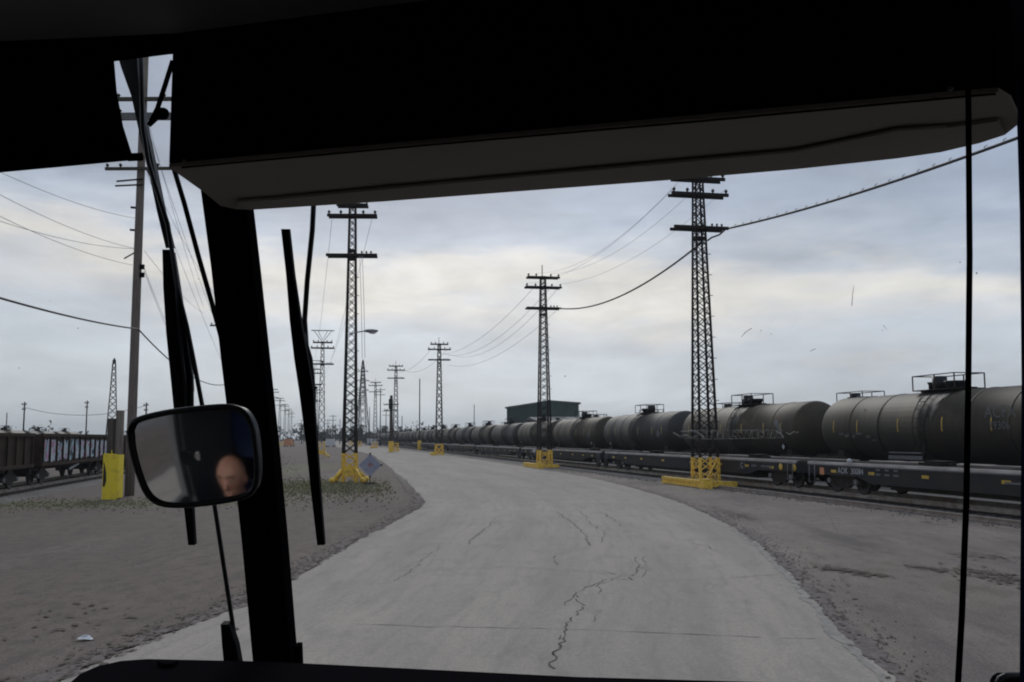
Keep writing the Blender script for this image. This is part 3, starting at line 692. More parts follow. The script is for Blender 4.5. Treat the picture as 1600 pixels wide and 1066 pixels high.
# tall lattice transmission masts
def mast(px, ytop, d, wb, label, arms):
    b = at(px, 684, d); h = at(px, ytop, d).z; t = empty('transmission_mast', (b.x, b.y, 0), .4, label, 'pylon')
    def wd(z): return wb * (1 - z / h) ** 1.1 + .5 * (z < h)
    m = MB()
    for i in (-1, 1):
        for j in (-1, 1):
            for k in range(12):
                z0, z1 = h * k / 12, h * (k + 1) / 12; m.bar((i * wd(z0) / 2, j * wd(z0) / 2, z0), (i * wd(z1) / 2, j * wd(z1) / 2, z1), .2)
    m.build('leg', M['steelfar'], t)
    m = MB()
    z = 0
    while z < h * .97:
        dz = max(1.2, wd(z) * .9); z2 = min(h, z + dz)
        for s in (-1, 1):
            m.bar((-wd(z) / 2, s * wd(z) / 2, z), (wd(z2) / 2, s * wd(z2) / 2, z2), .13); m.bar((wd(z) / 2, s * wd(z) / 2, z), (-wd(z2) / 2, s * wd(z2) / 2, z2), .13)
            m.bar((s * wd(z) / 2, -wd(z) / 2, z), (s * wd(z2) / 2, wd(z2) / 2, z2), .13)
        z = z2
    m.build('bracing', M['steelfar'], t)
    for z, w in arms:
        m = MB(); m.bar((-w / 2, 0, h * z), (w / 2, 0, h * z), .18); m.bar((-w / 2, 0, h * z), (0, 0, h * z + .9), .12); m.bar((w / 2, 0, h * z), (0, 0, h * z + .9), .12); m.build('crossarm', M['steelfar'], t)
mast(566, 562, 300, 3.6, 'tall narrow grey transmission mast just right of the grass-side pole', ((.86, 3.6), (.75, 4.4), (.64, 4.0)))
mast(174, 560, 190, 1.9, 'pointed lattice mast rising behind the timber guard posts', ())
# ------------------------------------------------------------------ wires
def wire(name, pts_or_ends, sag, r, mt, label, group=None, n=24):
    a, b = pts_or_ends; m = MB(); P = [a.lerp(b, k / n) - V((0, 0, 4 * sag * (k / n) * (1 - k / n))) for k in range(n + 1)]
    m.tube(P, r, 5); o = m.build(name, M[mt]); return tag(o, label, 'wire', group)
def armpt(base, rz, x, z, y=-.3): return V((base.x, base.y, 0)) + Matrix.Rotation(rz, 3, 'Z') @ V((x, y, z))
T1, T2, T3 = RROW; T4 = at(618, 684, 162); T0 = T1 - dirv * 50
a0 = armpt(T1, A, 1.35, 12.28); e0 = at(1600, 213, 25.5); 
far0 = a0 + (e0 - a0) * 1.35; far0.z = e0.z + .9
P = []
def s_at(px):
    q = ray(px, 300); h = V((T0.x - T1.x, T0.y - T1.y)); det = h.x * q.y - h.y * q.x; return (a0.y * q.x - a0.x * q.y) / det
def z_at(px, py):
    sq = s_at(px); y = a0.y + (T0.y - T1.y) * sq; return sq, at(px, py, y).z
(s1, z1), (s2, z2) = z_at(1412, 279), z_at(1600, 214)
ca = ((z2 - a0.z) / s2 - (z1 - a0.z) / s1) / (s2 - s1); cb_ = (z1 - a0.z) / s1 - ca * s1
for k in range(41):
    q = .62 * k / 40; P.append(V((a0.x + (T0.x - T1.x) * q, a0.y + (T0.y - T1.y) * q, a0.z + cb_ * q + ca * q * q)))
m = MB(); m.tube(P, .05, 6); cb = m.build('lashed_cable', M['wire']); tag(cb, 'thick lashed cable rising from the big lattice pole towards the side pillar', 'cable')
m = MB()
for k in range(1, 39):
    q = P[k]; d = (P[k + 1] - P[k - 1]).normalized(); m.tube([q + V((0, 0, .0)), q + V((0, 0, .10)), q + d * .12 + V((0, 0, .12))], .013, 4)
m.build('cable_clip', M['wire'], cb)
tag(MB().tube([armpt(T1, A, 1.2, 12.2), armpt(T1, A, .9, 11.95), armpt(T1, A, .5, 11.8), armpt(T1, A, .3, 11.65)], .045, 6).build('cable_loop', M['wire']), 'short cable loop drooping below the lowest arm of the big lattice pole', 'cable')
wire('lashed_cable', (armpt(T1, A, .0, 11.55), armpt(T2, A, 1.2, 12.28)), 1.0, .05, 'wire', 'thick cable sagging between the two dark lattice poles on the flatcar side')
WG = 'thin power lines strung along the flatcar side poles'
for i, (x, z, s) in enumerate(((-1.3, 14.2, 1.1), (-.6, 15.0, 1.3), (.6, 15.0, 1.2), (1.3, 14.2, 1.0))):
    wire('power_line', (armpt(T1, A, x, z), armpt(T2, A, x, z)), s, 0.0083, 'thinwire', 'thin power line between the two dark lattice poles', WG)
for i, (x, z, s) in enumerate(((-.85, 13.8, 1.6), (.45, 13.8, 1.9), (1.1, 13.8, 2.2), (1.2, 12.3, 1.6))):
    wire('power_line', (armpt(T2, A, x, z), armpt(T3, A, x, z - .3)), s, 0.0150, 'thinwire', 'thin power line sagging from the pole by the green building to the boxed-base pole', WG)
for x in (-1.1, 1.1):
    wire('power_line', (armpt(T3, A, x, 14.2), armpt(T4, A, x, 14.2)), 1.5, 0.0188, 'thinwire', 'thin power line between the boxed-base pole and the next one beyond', WG)
LP = gnd(546, 754); LV = gnd(502, 711)
for x, z in ((-1.1, 14.5), (1.1, 14.5), (.3, 12.3)):
    wire('power_line', (armpt(LP, .05, x, z, 0), armpt(LV, A, x, z - .9, 0)), 1.2, 0.0112, 'thinwire', 'thin power line above the grass between the two yellow-footed poles', 'thin power lines on the grass side')
for dx in (0, .35):
    m = MB(); q = at(562 + dx * 12, 400, 46); q2 = at(566 + dx * 12, 560, 46); m.tube([q, q.lerp(q2, .5) + V((.02, 0, 0)), q2], .012, 4); tag(m.build('drop_wire', M['thinwire']), 'thin drop wire hanging beside the tall pole on the grass', 'wire', 'drop wires beside the grass-side pole')
# wooden-pole lines
pA = V((WPp.x + .2, WPp.y - .2, at(205, 515, WPp.y).z)); q0 = at(0, 462, 22); d_ = q0 - pA
B0 = pA + d_ * 2.4; B0.z = pA.z; sg = .0
wire('phone_cable', (pA, q0 + d_ * .15), .12, .032, 'wire', 'black cable running from the brown wooden pole out past the picture edge')
wire('phone_cable', (pA, V((wp2p.x, wp2p.y, 7.4))), 1.15, .032, 'wire', 'black cable sagging from the brown wooden pole to the pole behind the post')
WL = 'thin wires fanning out from the brown wooden pole'
for (py0, z_d, y_off) in ((332, 0, 391), (283, 0, 391), (318, 0, 417), (250, 0, 344)):
    e1 = at(-40, py0, 24); s1 = V((WPp.x, WPp.y - .3, zof(y_off, WPp)))
    wire('power_line', (s1, e1), .22, 0.0090, 'thinwire', 'thin wire fanning out from the brown wooden pole towards the sunshade', WL)
for (y0, px1, py1) in ((420, 262, 500), (425, 268, 520), (200, 300, 420), (210, 330, 480), (270, 320, 430), (275, 330, 520), (395, 300, 470)):
    s1 = V((WPp.x + .4, WPp.y - .3, zof(y0, WPp))); e1 = at(px1, py1, 62); e1 = s1 + (e1 - s1) * 1.5
    wire('power_line', (s1, e1), .3, 0.0097, 'thinwire', 'thin wire running from the brown wooden pole towards the pole behind the post', 'thin wires between the two wooden poles')
wire('power_line', (at(36, 636, 170), at(227, 634, 165)), 1.6, .05, 'thinwire', 'long sagging wire strung between two far poles behind the gondola', None)
# ------------------------------------------------------------------ rolling stock parts (local +X along the track)
def truck(parent, x):
    f = MB()
    for s in (-1, 1):
        y = s * .98
        f.prism([(x - 1.15, y - .07, .50), (x - 1.1, y - .07, .36), (x - .45, y - .07, .32), (x - .3, y - .07, .22), (x + .3, y - .07, .22), (x + .45, y - .07, .32), (x + 1.1, y - .07, .36), (x + 1.15, y - .07, .50), (x + .45, y - .07, .72), (x - .45, y - .07, .72)], (0, .14, 0))
    f.box((x, 0, .55), (.4, 2.0, .3))
    o = f.build('truck', M['truck'], parent)
    for dx in (-.88, .88):
        for s in (-1, 1):
            w = MB(); w.lathe([(-.07, .42), (-.05, .46), (.045, .46), (.05, .40), (.02, .36), (.02, .16), (.07, .14), (.07, .02)], 20, Matrix.Translation((x + dx, s * .75, .46)) @ Matrix.Rotation(s * pi / 2, 4, 'Z'))
            w.build('wheel', M['wheel'], o)
            w = MB(); w.tube([(x + dx, s * 1.02, .46), (x + dx, s * 1.12, .46)], .10, 10); w.build('bearing_cap', M['hub'], o)
    return o
BASEH = .21  # top of rail above ground
def tank_car(mi, details=True, Lc=16.2):
    t = empty('tank_car', label='x', cat='tank car'); H_ = Lc / 2; r = 1.5; zc = 2.46
    prof = []
    for k in range(7): a = k / 6 * pi / 2; prof.append((-H_ + .62 * (1 - sin(a)) * 1.0 - 0, max(.02, r * (sin(a) ** .55 if k else 0))))
    prof = [(-H_ + .62 * (1 - cos(pi / 2 * k / 6)), r * sin(pi / 2 * k / 6) if k else .02) for k in range(7)]
    prof = prof + [(-H_ + 3.0, r), (-.25, r + .0), (-.24, r + .025), (.24, r + .025), (.25, r)] + [(-x, q) for x, q in prof[::-1]][0:0]
    prof += [(H_ - 3.0, r)] + [(-x, q) for x, q in reversed(prof[:7])]
    m = MB(); m.lathe(prof, 40, Matrix.Translation((0, 0, zc))); sh = m.build('tank_shell', TANKM[mi], t)
    m = MB()
    for x in (-H_ + 2.9, -2.9, 2.9, H_ - 2.9): m.lathe([(x - .04, r + .004), (x - .03, r + .018), (x + .03, r + .018), (x + .04, r + .004)], 40, Matrix.Translation((0, 0, zc)))
    m.build('weld_band', TANKM[mi], sh)
    rs_ = random.Random(mi * 9 + 1)
    for s in (-1, 1):      # product spilled down from the manway
        m = MB(); n_ = 14; k_ = 9; top_ = []; X0 = [-1.25 + 1.9 * i / n_ for i in range(n_ + 1)]; ln = [.15 + .85 * sin(pi * i / n_) * rs_.uniform(.55, 1) for i in range(n_ + 1)]; g_ = []
        for i, x_ in enumerate(X0):
            for j in range(k_ + 1):
                a_ = radians(84) - (radians(84) + radians(38)) * ln[i] * j / k_; xx = x_ + .06 * sin(j * 1.7 + i); g_.append((xx, s * (r + .032) * cos(a_), zc + (r + .032) * sin(a_)))
        m.add(g_, [(i * (k_ + 1) + j, (i + 1) * (k_ + 1) + j, (i + 1) * (k_ + 1) + j + 1, i * (k_ + 1) + j + 1) for i in range(n_) for j in range(k_)], True); m.build('spill_stain', M['spill'], sh)
    # running gear and stub sills
    for s in (-1, 1):
        m = MB()
        m.box((s * (H_ - .9), 0, .98), (3.0, .5, .35)); m.box((s * (H_ - 1.6), 0, 1.15), (.5, 2.3, .55)); m.box((s * (H_ + .35), 0, 1.0), (.7, 2.7, .08))
        m.box((s * (H_ - 1.0), 1.25, 1.05), (2.6, .12, .12)); m.box((s * (H_ - 1.0), -1.25, 1.05), (2.6, .12, .12))
        m.build('stub_sill', M['truck'], t)
    for s in (-1, 1):
        m = MB(); m.box((s * (H_ + .85), 0, .88), (.5, .22, .28)); m.build('coupler', M['truck'], t); truck(t, s * (H_ - 1.7))
    # top platform, rails, manway, valve housing
    m = MB(); m.box((0, 0, zc + r + .05), (2.8, 1.4, .04)); m.box((0, 0, zc + r + .03), (3.2, .3, .12)); m.build('top_platform', M['truck'], t)
    m = MB(); ht = zc + r + .12
    for s in (-.7, .7):
        m.bar((-1.35, s, ht + .55), (1.35, s, ht + .55), .04)
        for x in (-1.35, -.1, 1.35): m.bar((x, s, ht - .08), (x, s, ht + .55), .04)
    for x in (-1.35, 1.35): m.bar((x, -.7, ht + .55), (x, .7, ht + .55), .04)
    m.build('hand_rail', M['truck'], t)
    m = MB(); m.tube([(-.5, 0, ht - .1), (-.5, 0, ht + .22), (-.5, 0, ht + .27)], [.30, .46, .46], 14); m.build('manway', M['blackpaint'], t)
    m = MB(); m.tube([(.5, 0, ht - .1), (.5, 0, ht + .52)], .30, 14); m.build('valve_housing', M['blackpaint'], t)
    m = MB(); m.tube([(1.1, 0, ht - .1), (1.1, 0, ht + .2), (1.1, 0, ht + .3)], [.09, .1, .16], 10); m.build('relief_valve', M['blackpaint'], t)
    # ladder at the middle of each side
    for s in (-1, 1):
        m = MB(); pts = []
        for q in (-.22, .22): m.tube([(q, s * (r + .12) * cos(a), zc + (r + .12) * sin(a)) for a in [x * .2 - .55 for x in range(9)]] , .02, 4)
        for k in range(7):
            a = k * .24 - .5; m.bar((-.22, s * (r + .12) * cos(a), zc + (r + .12) * sin(a)), (.22, s * (r + .12) * cos(a), zc + (r + .12) * sin(a)), .025)
        m.bar((-.22, s * 1.55, 1.05), (-.22, s * 1.4, zc - .7), .04); m.bar((.22, s * 1.55, 1.05), (.22, s * 1.4, zc - .7), .04); m.build('ladder', M['truck'], t)
    if details:
        for s in (-1, 1):
            for x in (-6.3, -4.3, -1.5, 1.4, 4.5, 6.5):
                m = MB(); pts = [(r + .006) for _ in range(4)]; P = []
                for a in (-.13, .0, .13, .25):
                    P += [(x - .032, s * (r + .008) * cos(a), zc + (r + .008) * sin(a)), (x + .032, s * (r + .008) * cos(a), zc + (r + .008) * sin(a))]
                m.add(P, [(0, 1, 3, 2), (2, 3, 5, 4), (4, 5, 7, 6)]); m.build('reflector_strip', M['refl'], sh)
            # placard holder with white diamond
            a = -.62; cpos = V((-H_ + 1.9, s * (r + .09) * cos(a), zc + (r + .09) * sin(a)))
            m = MB(); m.box(cpos, (.42, .03, .42)); pl = m.build('placard_board', M['black'], t)
            m = MB(); w = .16; y = cpos.y + s * .02; m.add([(cpos.x - w, y, cpos.z), (cpos.x, y, cpos.z - w), (cpos.x + w, y, cpos.z), (cpos.x, y, cpos.z + w)], [(0, 1, 2, 3)]); m.build('placard', M['white'], pl)
    return t
def text(parent, s, size, loc, rot, mt, name='lettering', bend=None):
    cu = bpy.data.curves.new(name, 'FONT'); cu.body = s; cu.size = size; cu.extrude = .002; cu.space_character = 1.05
    o = bpy.data.objects.new(name, cu); C.objects.link(o); cu.materials.append(M[mt]); 
    dg = bpy.context.evaluated_depsgraph_get(); me = bpy.data.meshes.new_from_object(o.evaluated_get(dg)); bpy.data.objects.remove(o); me.name = name
    o = bpy.data.objects.new(name, me); C.objects.link(o); me.materials.clear(); me.materials.append(M[mt])
    o.parent = parent; o.location = loc; o.rotation_euler = rot
    return o
def rnd_patch(m, cx, y, cz, w, h, s, rr, r=1.5, zc=2.46, n=9):
    "an irregular paint or dust patch that follows the tank side"
    P = []
    for k in range(n):
        a = 2 * pi * k / n; x = cx + w / 2 * cos(a) * rr.uniform(.6, 1.1); z = cz + h / 2 * sin(a) * rr.uniform(.6, 1.1)
        zz = max(-.98, min(.98, (z - zc) / (r + .006))); P.append((x, s * (r + .006) * sqrt(1 - zz * zz), z))
    c = (cx, s * (r + .007) * sqrt(1 - ((cz - zc) / r) ** 2), cz); m.add([c] + P, [(0, 1 + k, 1 + (k + 1) % n) for k in range(n)])
tanks = [tank_car(0), tank_car(1), tank_car(2)]
index_children()
TG = 'black tank cars coupled in a long line beyond the flatcars'
zfirst = 43.5; pitch_ = 18.1
order = [0, 0, 1, 2, 1, 1, 2, 1, 2, 0, 1, 2, 1, 0, 2]
nums = ['', '', 'third', 'fourth', 'fifth', 'sixth', 'seventh', 'eighth', 'ninth', 'tenth', 'eleventh', 'twelfth']
used = set(); TC = []
for i in range(-1, 34):
    zc_ = zfirst - pitch_ / 2 + pitch_ * i; mi = order[(i + 1) % 15]
    if i >= 0 or True:
        if mi not in used and i < 14: c = tanks[mi]; used.add(mi)
        else: c = copy_tree(tanks[mi], depth=3 if i < 9 else 2, skip=() if i < 14 else ('ladder', 'placard_board', 'coupler', 'relief_valve'))
    p = yard(D2, zc_, BASEH)
    c.location = p; c.rotation_euler = (0, 0, RZ + (pi if i % 2 == 0 and i > 0 else 0)); c['group'] = TG; c['category'] = 'tank car'
    c.name = 'tank_car' if c.name.startswith('tank_car') and c.name == 'tank_car' else c.name
    k = i + 1
    if i == -1: lb = 'black tank car at the near end of the line, mostly outside the frame'
    elif i == 0: lb = 'large black tank car behind the hanging cord, with yellow strips and a white diamond placard'
    elif i == 1: lb = 'dark tank car just behind the big lattice pole, its end facing the gap'
    elif i == 2: lb = 'brown tank car left of the big lattice pole base'
    elif k < 12: lb = '%s tank car of the long line counted away from the near end' % nums[k]
    else: lb = 'small dark tank car far down the line beyond the green building'
    c['label'] = lb; TC.append(c)
index_children()
for i in range(-1, 8):
    c = copy_tree(tanks[(i + 2) % 3], depth=2); c.location = yard(31.0, 49.2 + 17.6 * i, BASEH); c.rotation_euler = (0, 0, RZ); c['group'] = 'second line of tank cars behind the first'
    c['label'] = ['tank car of the rear line at the picture edge', 'tank car of the rear line, its railing showing over the big black tank car', 'tank car of the rear line, its railing showing right of the big lattice pole', 'tank car of the rear line, its top showing left of the big lattice pole'][min(i + 1, 3)] if i < 3 else 'tank car of the rear line, only its top fittings showing'
# lettering and stains on the nearest car in view
big = TC[1]; rr = random.Random(21)
text(big, 'ACFX', .62, (-4.0, 1.52, 2.75), (pi / 2, 0, pi), 'greymark'); text(big, '79306', .42, (-4.2, 1.52, 2.32), (pi / 2, 0, pi), 'greymark')
m = MB()
for _ in range(7): rnd_patch(m, rr.uniform(3.2, 6.2), 0, rr.uniform(1.75, 2.2), rr.uniform(.2, .6), rr.uniform(.08, .2), 1, rr)
rnd_patch(m, 4.2, 0, 3.3, .14, .14, 1, rr); m.build('paint_scuff', M['greymark'], big)
m = MB(); m.box((.9, 1.55, 1.18), (2.3, .03, .16)); m.box((.9, 1.55, 1.38), (2.2, .03, .06)); m.build('side_plate', M['greymark'], big)
c2 = TC[2]
m = MB()
for q in range(5): rnd_patch(m, -6.3 + .15 * q, 0, 2.4 + .12 * q, .5, .28, 1, rr)
m.build('paint_scuff', M['greymark'], c2)
for i in (3, 4, 5, 6, 7):
    m = MB(); s = 1 if (i - 1) % 2 else -1
    rnd_patch(m, s * -5.8, 0, 2.3, .7, .6, s if False else (1 if TC[i].rotation_euler[2] < RZ + 1 else -1), rr)
    m.build('paint_scuff', M['greymark'], TC[i])
# ------------------------------------------------------------------ flatcars
def flatcar(Lc=26.2):
    t = empty('flatcar', label='x', cat='flatcar'); H_ = Lc / 2 - .45; zt = 1.12
    m = MB(); m.box((0, 0, zt - .03), (2 * H_, 2.70, .06)); dk = m.build('deck', M['deckd'], t)
    for s in (-1, 1):
        m = MB(); m.box((0, s * 1.32, zt - .02), (2 * H_, .14, .085)); m.build('deck_edge', M['deck'], dk)
    for s in (-1, 1):
        m = MB(); m.prism([(-H_, s * 1.33, zt - .064), (H_, s * 1.33, zt - .064), (H_, s * 1.33, zt - .42), (H_ - 3.4, s * 1.33, zt - .46), (H_ - 4.2, s * 1.33, zt - .66), (-H_ + 4.2, s * 1.33, zt - .66), (-H_ + 3.4, s * 1.33, zt - .46), (-H_, s * 1.33, zt - .42)], (0, s * .05, 0)); o = m.build('side_sill', M['flat'], t)
        m = MB(); m.box((0, s * 1.385, zt - .085), (2 * H_, .02, .04)); m.build('sill_flange', M['greymark'], o)
    m = MB(); m.box((0, 0, zt - .35), (2 * H_, .5, .5)); m.box((0, 0, zt - .62), (2 * H_ - 9, 1.7, .45)); m.build('centre_sill', M['truck'], t)
    for s in (-1, 1):
        m = MB(); m.box((s * (H_ + .02), 0, zt - .25), (.12, 2.7, .42)); m.build('end_sill', M['flat'], t)
        m = MB(); m.box((s * (H_ + .3), 0, .72), (.5, .22, .28)); m.build('coupler', M['truck'], t)
        truck(t, s * (H_ - 1.9))
        m = MB(); m.box((s * (H_ - 6), 0, zt + .08), (.8, .6, .16)); m.bar((s * (H_ - 6.6), 0, zt + .04), (s * (H_ - 5), 0, zt + .05), .2, .08); m.build('hitch', M['steel'], t)
        m = MB(); m.tube([(s * (H_ - .2), 1.43, zt - .1), (s * (H_ - .2), 1.46, zt - .75), (s * (H_ - .6), 1.46, zt - .75), (s * (H_ - .6), 1.43, zt - .1)], .018, 5); m.build('step', M['greymark'], t)
    for s in (-1, 1):
        for x in (-10.6, -8.3, -5.5, -2.0, 2.0, 5.5, 8.4, 10.8):
            m = MB(); m.box((x, s * 1.392, zt - .30), (.34, .02, .10)); m.build('reflector', M['refl'], t)
    return t
fc = flatcar(); index_children(); FG = 'low blue-black flatcars on the track beside the road'; FC = []
for i in range(-1, 16):
    c = fc if i == -1 else copy_tree(fc, depth=3 if i < 6 else 2)
    c.location = yard(D1, 33.6 - 13.1 + 26.2 * i, BASEH); c.rotation_euler = (0, 0, RZ); c['group'] = FG; FC.append(c)
fl = ['near flatcar under the big tank car, with white lettering and yellow reflectors', 'flatcar behind the big yellow-based lattice pole', 'flatcar between the two dark lattice poles', 'flatcar just beyond the pole by the green building', 'fifth flatcar of the row, left of the pole by the green building', 'sixth flatcar of the row, beside the boxed-base pole']
FC[0].location = yard(D1, 33.6 - 13.1, BASEH)
for i, c in enumerate(FC):
    c.location = yard(D1, 33.6 - 13.1 + 26.2 * i, BASEH); c['label'] = fl[i] if i < len(fl) else 'small flatcar far down the row beyond the boxed-base pole'
ys = 1.405
f0 = FC[0]   # local x = z - 20.5
text(f0, 'AOK  30084', .30, (10.5, ys, .76), (pi / 2, 0, pi), 'white')
m = MB()
for x in (8.0, 7.5, 7.0): m.box((x, ys - .004, .80), (.28, .01, .07)); m.box((x, ys - .004, .96), (.22, .01, .06))
m.build('stencil', M['greymark'], f0)
m = MB(); m.box((11.6, ys - .004, .80), (.30, .01, .26)); m.build('orange_label', M['orange'], f0)
m = MB(); m.ell((10.2, 1.1, 1.2), (.13, .08, .09), 10, 6); m.build('white_fitting', M['white'], f0)
m = MB(); m.box((1.6, ys - .004, .8), (.9, .01, .06)); m.build('stencil', M['greymark'], f0)
f1 = FC[1]   # local x = z - 46.7
text(f1, 'C', .34, (-7.7, ys, .72), (pi / 2, 0, pi), 'white')
m = MB(); m.tube([(-7.83 + x, ys, .85 + z) for x, z in ((-.27, -.19), (.27, -.19), (.27, .19), (-.27, .19))], .018, 4, True)
for x in (-9.0, -9.9, -10.4): m.box((x, ys - .004, .84), (.45, .01, .07))
m.build('stencil', M['greymark'], f1)
for x in (-11.4, -12.5):
    m = MB(); m.ell((x, ys - .005, .86), (.17, .02, .14), 12, 6); m.build('yellow_label', M['refl'], f1)
m = MB(); m.ell((7.2, ys, .9), (.7, .02, .16), 12, 6); m.build('white_scrawl', M['white'], FC[2])
# ------------------------------------------------------------------ gondolas
def graffiti_mat():
    m = bpy.data.materials.new('graffiti_paint'); m.use_nodes = True; t = m.node_tree; b = t.nodes['Principled BSDF']; b.inputs['Roughness'].default_value = .6
    nn, ll = t.nodes.new, t.links.new
    tc = nn('ShaderNodeTexCoord'); mp = nn('ShaderNodeMapping'); mp.inputs['Scale'].default_value = (1, 1, .45); mp.inputs['Rotation'].default_value = (0, .25, 0); ll(tc.outputs['Object'], mp.inputs[0])
    n = nn('ShaderNodeTexNoise'); n.inputs['Scale'].default_value = 1.4; n.inputs['Detail'].default_value = 1.2; n.inputs['Distortion'].default_value = 1.6; ll(mp.outputs[0], n.inputs[0])
    q_ = nn('ShaderNodeMapRange'); q_.inputs[1].default_value = .33; q_.inputs[2].default_value = .67; ll(n.outputs[0], q_.inputs[0])
    r = nn('ShaderNodeValToRGB'); ll(q_.outputs[0], r.inputs[0]); r.color_ramp.interpolation = 'CONSTANT'
    cs = [(0, (.03, .03, .04)), (.18, (.05, .12, .22)), (.28, (.36, .55, .62)), (.44, (.62, .62, .62)), (.54, (.20, .45, .5)), (.64, (.62, .24, .42)), (.76, (.06, .06, .08)), (.84, (.5, .55, .58))]
    r.color_ramp.elements[0].color = (*cs[0][1], 1); r.color_ramp.elements[1].position = cs[-1][0]; r.color_ramp.elements[1].color = (*cs[-1][1], 1)
    for p, c in cs[1:-1]: e_ = r.color_ramp.elements.new(p); e_.color = (*c, 1)
    ll(r.outputs[0], b.inputs['Base Color']); return m
M['graf'] = graffiti_mat(); M['gond'] = mat('gondola_dark_brown', (.028, .020, .016), .9, spec=.1, col2=(.055, .036, .025), vscale=1.5)
M['load'] = mat('scrap_load', (.06, .055, .048), .95, var=.4)
def gondola(graf, Lc=15.2, top=2.42):
    t = empty('gondola', label='x', cat='rail wagon'); H_ = Lc / 2
    for s in (-1, 1):
        m = MB(); m.box((0, s * 1.40, (top + .95) / 2), (2 * H_, .06, top - .95)); sd = m.build('side_wall', M['gond'], t)
        m = MB()
        m.box((0, s * 1.45, top - .06), (2 * H_, .09, .14)); m.box((0, s * 1.45, 1.0), (2 * H_, .1, .16)); m.build('side_rail', M['gond'], sd)
        for k in range(14):
            x = -H_ + .25 + k * (2 * H_ - .5) / 13
            m = MB(); m.box((x, s * 1.46, (top + .95) / 2 - .02), (.11, .07, top - 1.15)); m.build('rib', M['gond'], t)
        if graf:
            for k in range(13):
                if s == 1 and False: continue
                x = -H_ + .25 + (k + .5) * (2 * H_ - .5) / 13; rr_ = R; z0 = 1.10 + R.uniform(0, .12); z1 = top - .2 - R.uniform(0, .15)
                m = MB(); w = .42
                P = [(x - w, z0 + R.uniform(0, .15)), (x - w * .3, z0 - .03), (x + w * .4, z0 + R.uniform(0, .1)), (x + w, z0), (x + w, z1), (x + w * .2, z1 - R.uniform(0, .2)), (x - w * .5, z1), (x - w, z1 - R.uniform(0, .3))]
                m.add([(a, s * 1.435, b) for a, b in P], [list(range(8))]); m.build('graffiti', M['graf'], t)
    m = MB(); m.box((0, 0, .98), (2 * H_ - .04, 2.72, .12)); m.box((0, 0, .8), (2 * H_, .4, .3)); m.build('floor_pan', M['truck'], t)
    for s in (-1, 1):
        m = MB(); m.box((s * (H_ - .03), 0, (top + .95) / 2), (.06, 2.7, top - 1.0)); m.build('end_wall', M['gond'], t); truck(t, s * (H_ - 1.8))
        m = MB(); m.box((s * (H_ + .3), 0, .8), (.6, .22, .28)); m.build('coupler', M['truck'], t)
    m = MB(); rr_ = random.Random(3); vs = []; nx, ny = 24, 8
    for i in range(nx + 1):
        for j in range(ny + 1):
            x = -H_ + .1 + (2 * H_ - .2) * i / nx; y = -1.3 + 2.6 * j / ny; e_ = 1 - (abs(y) / 1.3) ** 2; vs.append((x, y, top - .5 + e_ * (.25 + .12 * sin(x * .9)) + rr_.uniform(-.05, .05)))
    m.add(vs, [(i * (ny + 1) + j, (i + 1) * (ny + 1) + j, (i + 1) * (ny + 1) + j + 1, i * (ny + 1) + j + 1) for i in range(nx) for j in range(ny)]); m.build('load', M['load'], t)
    return t
gA = gondola(True); gB = gondola(False); index_children()
GG = 'open rail wagons across the dirt lot'
def setg(c, z, lb, cat='rail wagon'): c.location = yard(D3, z, BASEH); c.rotation_euler = (0, 0, RZ); c['label'] = lb; c['group'] = GG
setg(gA, 46.2 + 8, 'open gondola with ribbed sides covered in blue, white and pink graffiti')
setg(gB, 46.0 - 8.2, 'black rail wagon with faded white stencils at the picture edge')
c = copy_tree(gB); setg(c, 46.2 + 8 + 16.2, 'plain dark gondola beyond the graffitied one, behind the timber posts')
c = copy_tree(gA); setg(c, 46.2 + 8 + 32.4, 'second graffitied gondola, farther along behind the mirror')
m = MB()
for x, z, w, h in ((2.0, 2.2, .9, .08), (2.0, 2.05, .7, .06), (1.8, 1.8, .8, .1), (1.6, 1.65, 1.1, .1), (1.7, 1.45, 1.0, .08)): m.box((x, -1.56, z), (w, .02, h))
m.build('stencil', M['greymark'], gB)
m = MB(); m.box((.8, -1.56, 1.02), (3.5, .03, .06)); m.build('pale_strip', M['white'], gB)
m = MB(); m.box((-.6, -1.2, .74), (1.9, .05, .12), Matrix.Rotation(-.12, 3, 'Y')); m.build('pale_pipe', M['white'], gA)
# tank cars farther behind the gondolas
LT = 'tank cars behind the gondolas'
index_children()
for i in range(7):
    c = copy_tree(tanks[i % 3], depth=2); c.location = yard(-50, 92 + 18.1 * i, BASEH - .2); c.rotation_euler = (0, 0, RZ); c['group'] = LT; c['label'] = ['tank car top behind the black wagon at the picture edge', 'tank car top behind the left end of the graffitied gondola', 'tank car top behind the middle of the graffitied gondola', 'tank car top behind the timber guard posts'][i] if i < 4 else ['tank car behind the gondolas, just right of the timber guard posts', 'tank car behind the gondolas, level with the mirror edge', 'tank car behind the gondolas, hidden by the mirror'][i - 4]
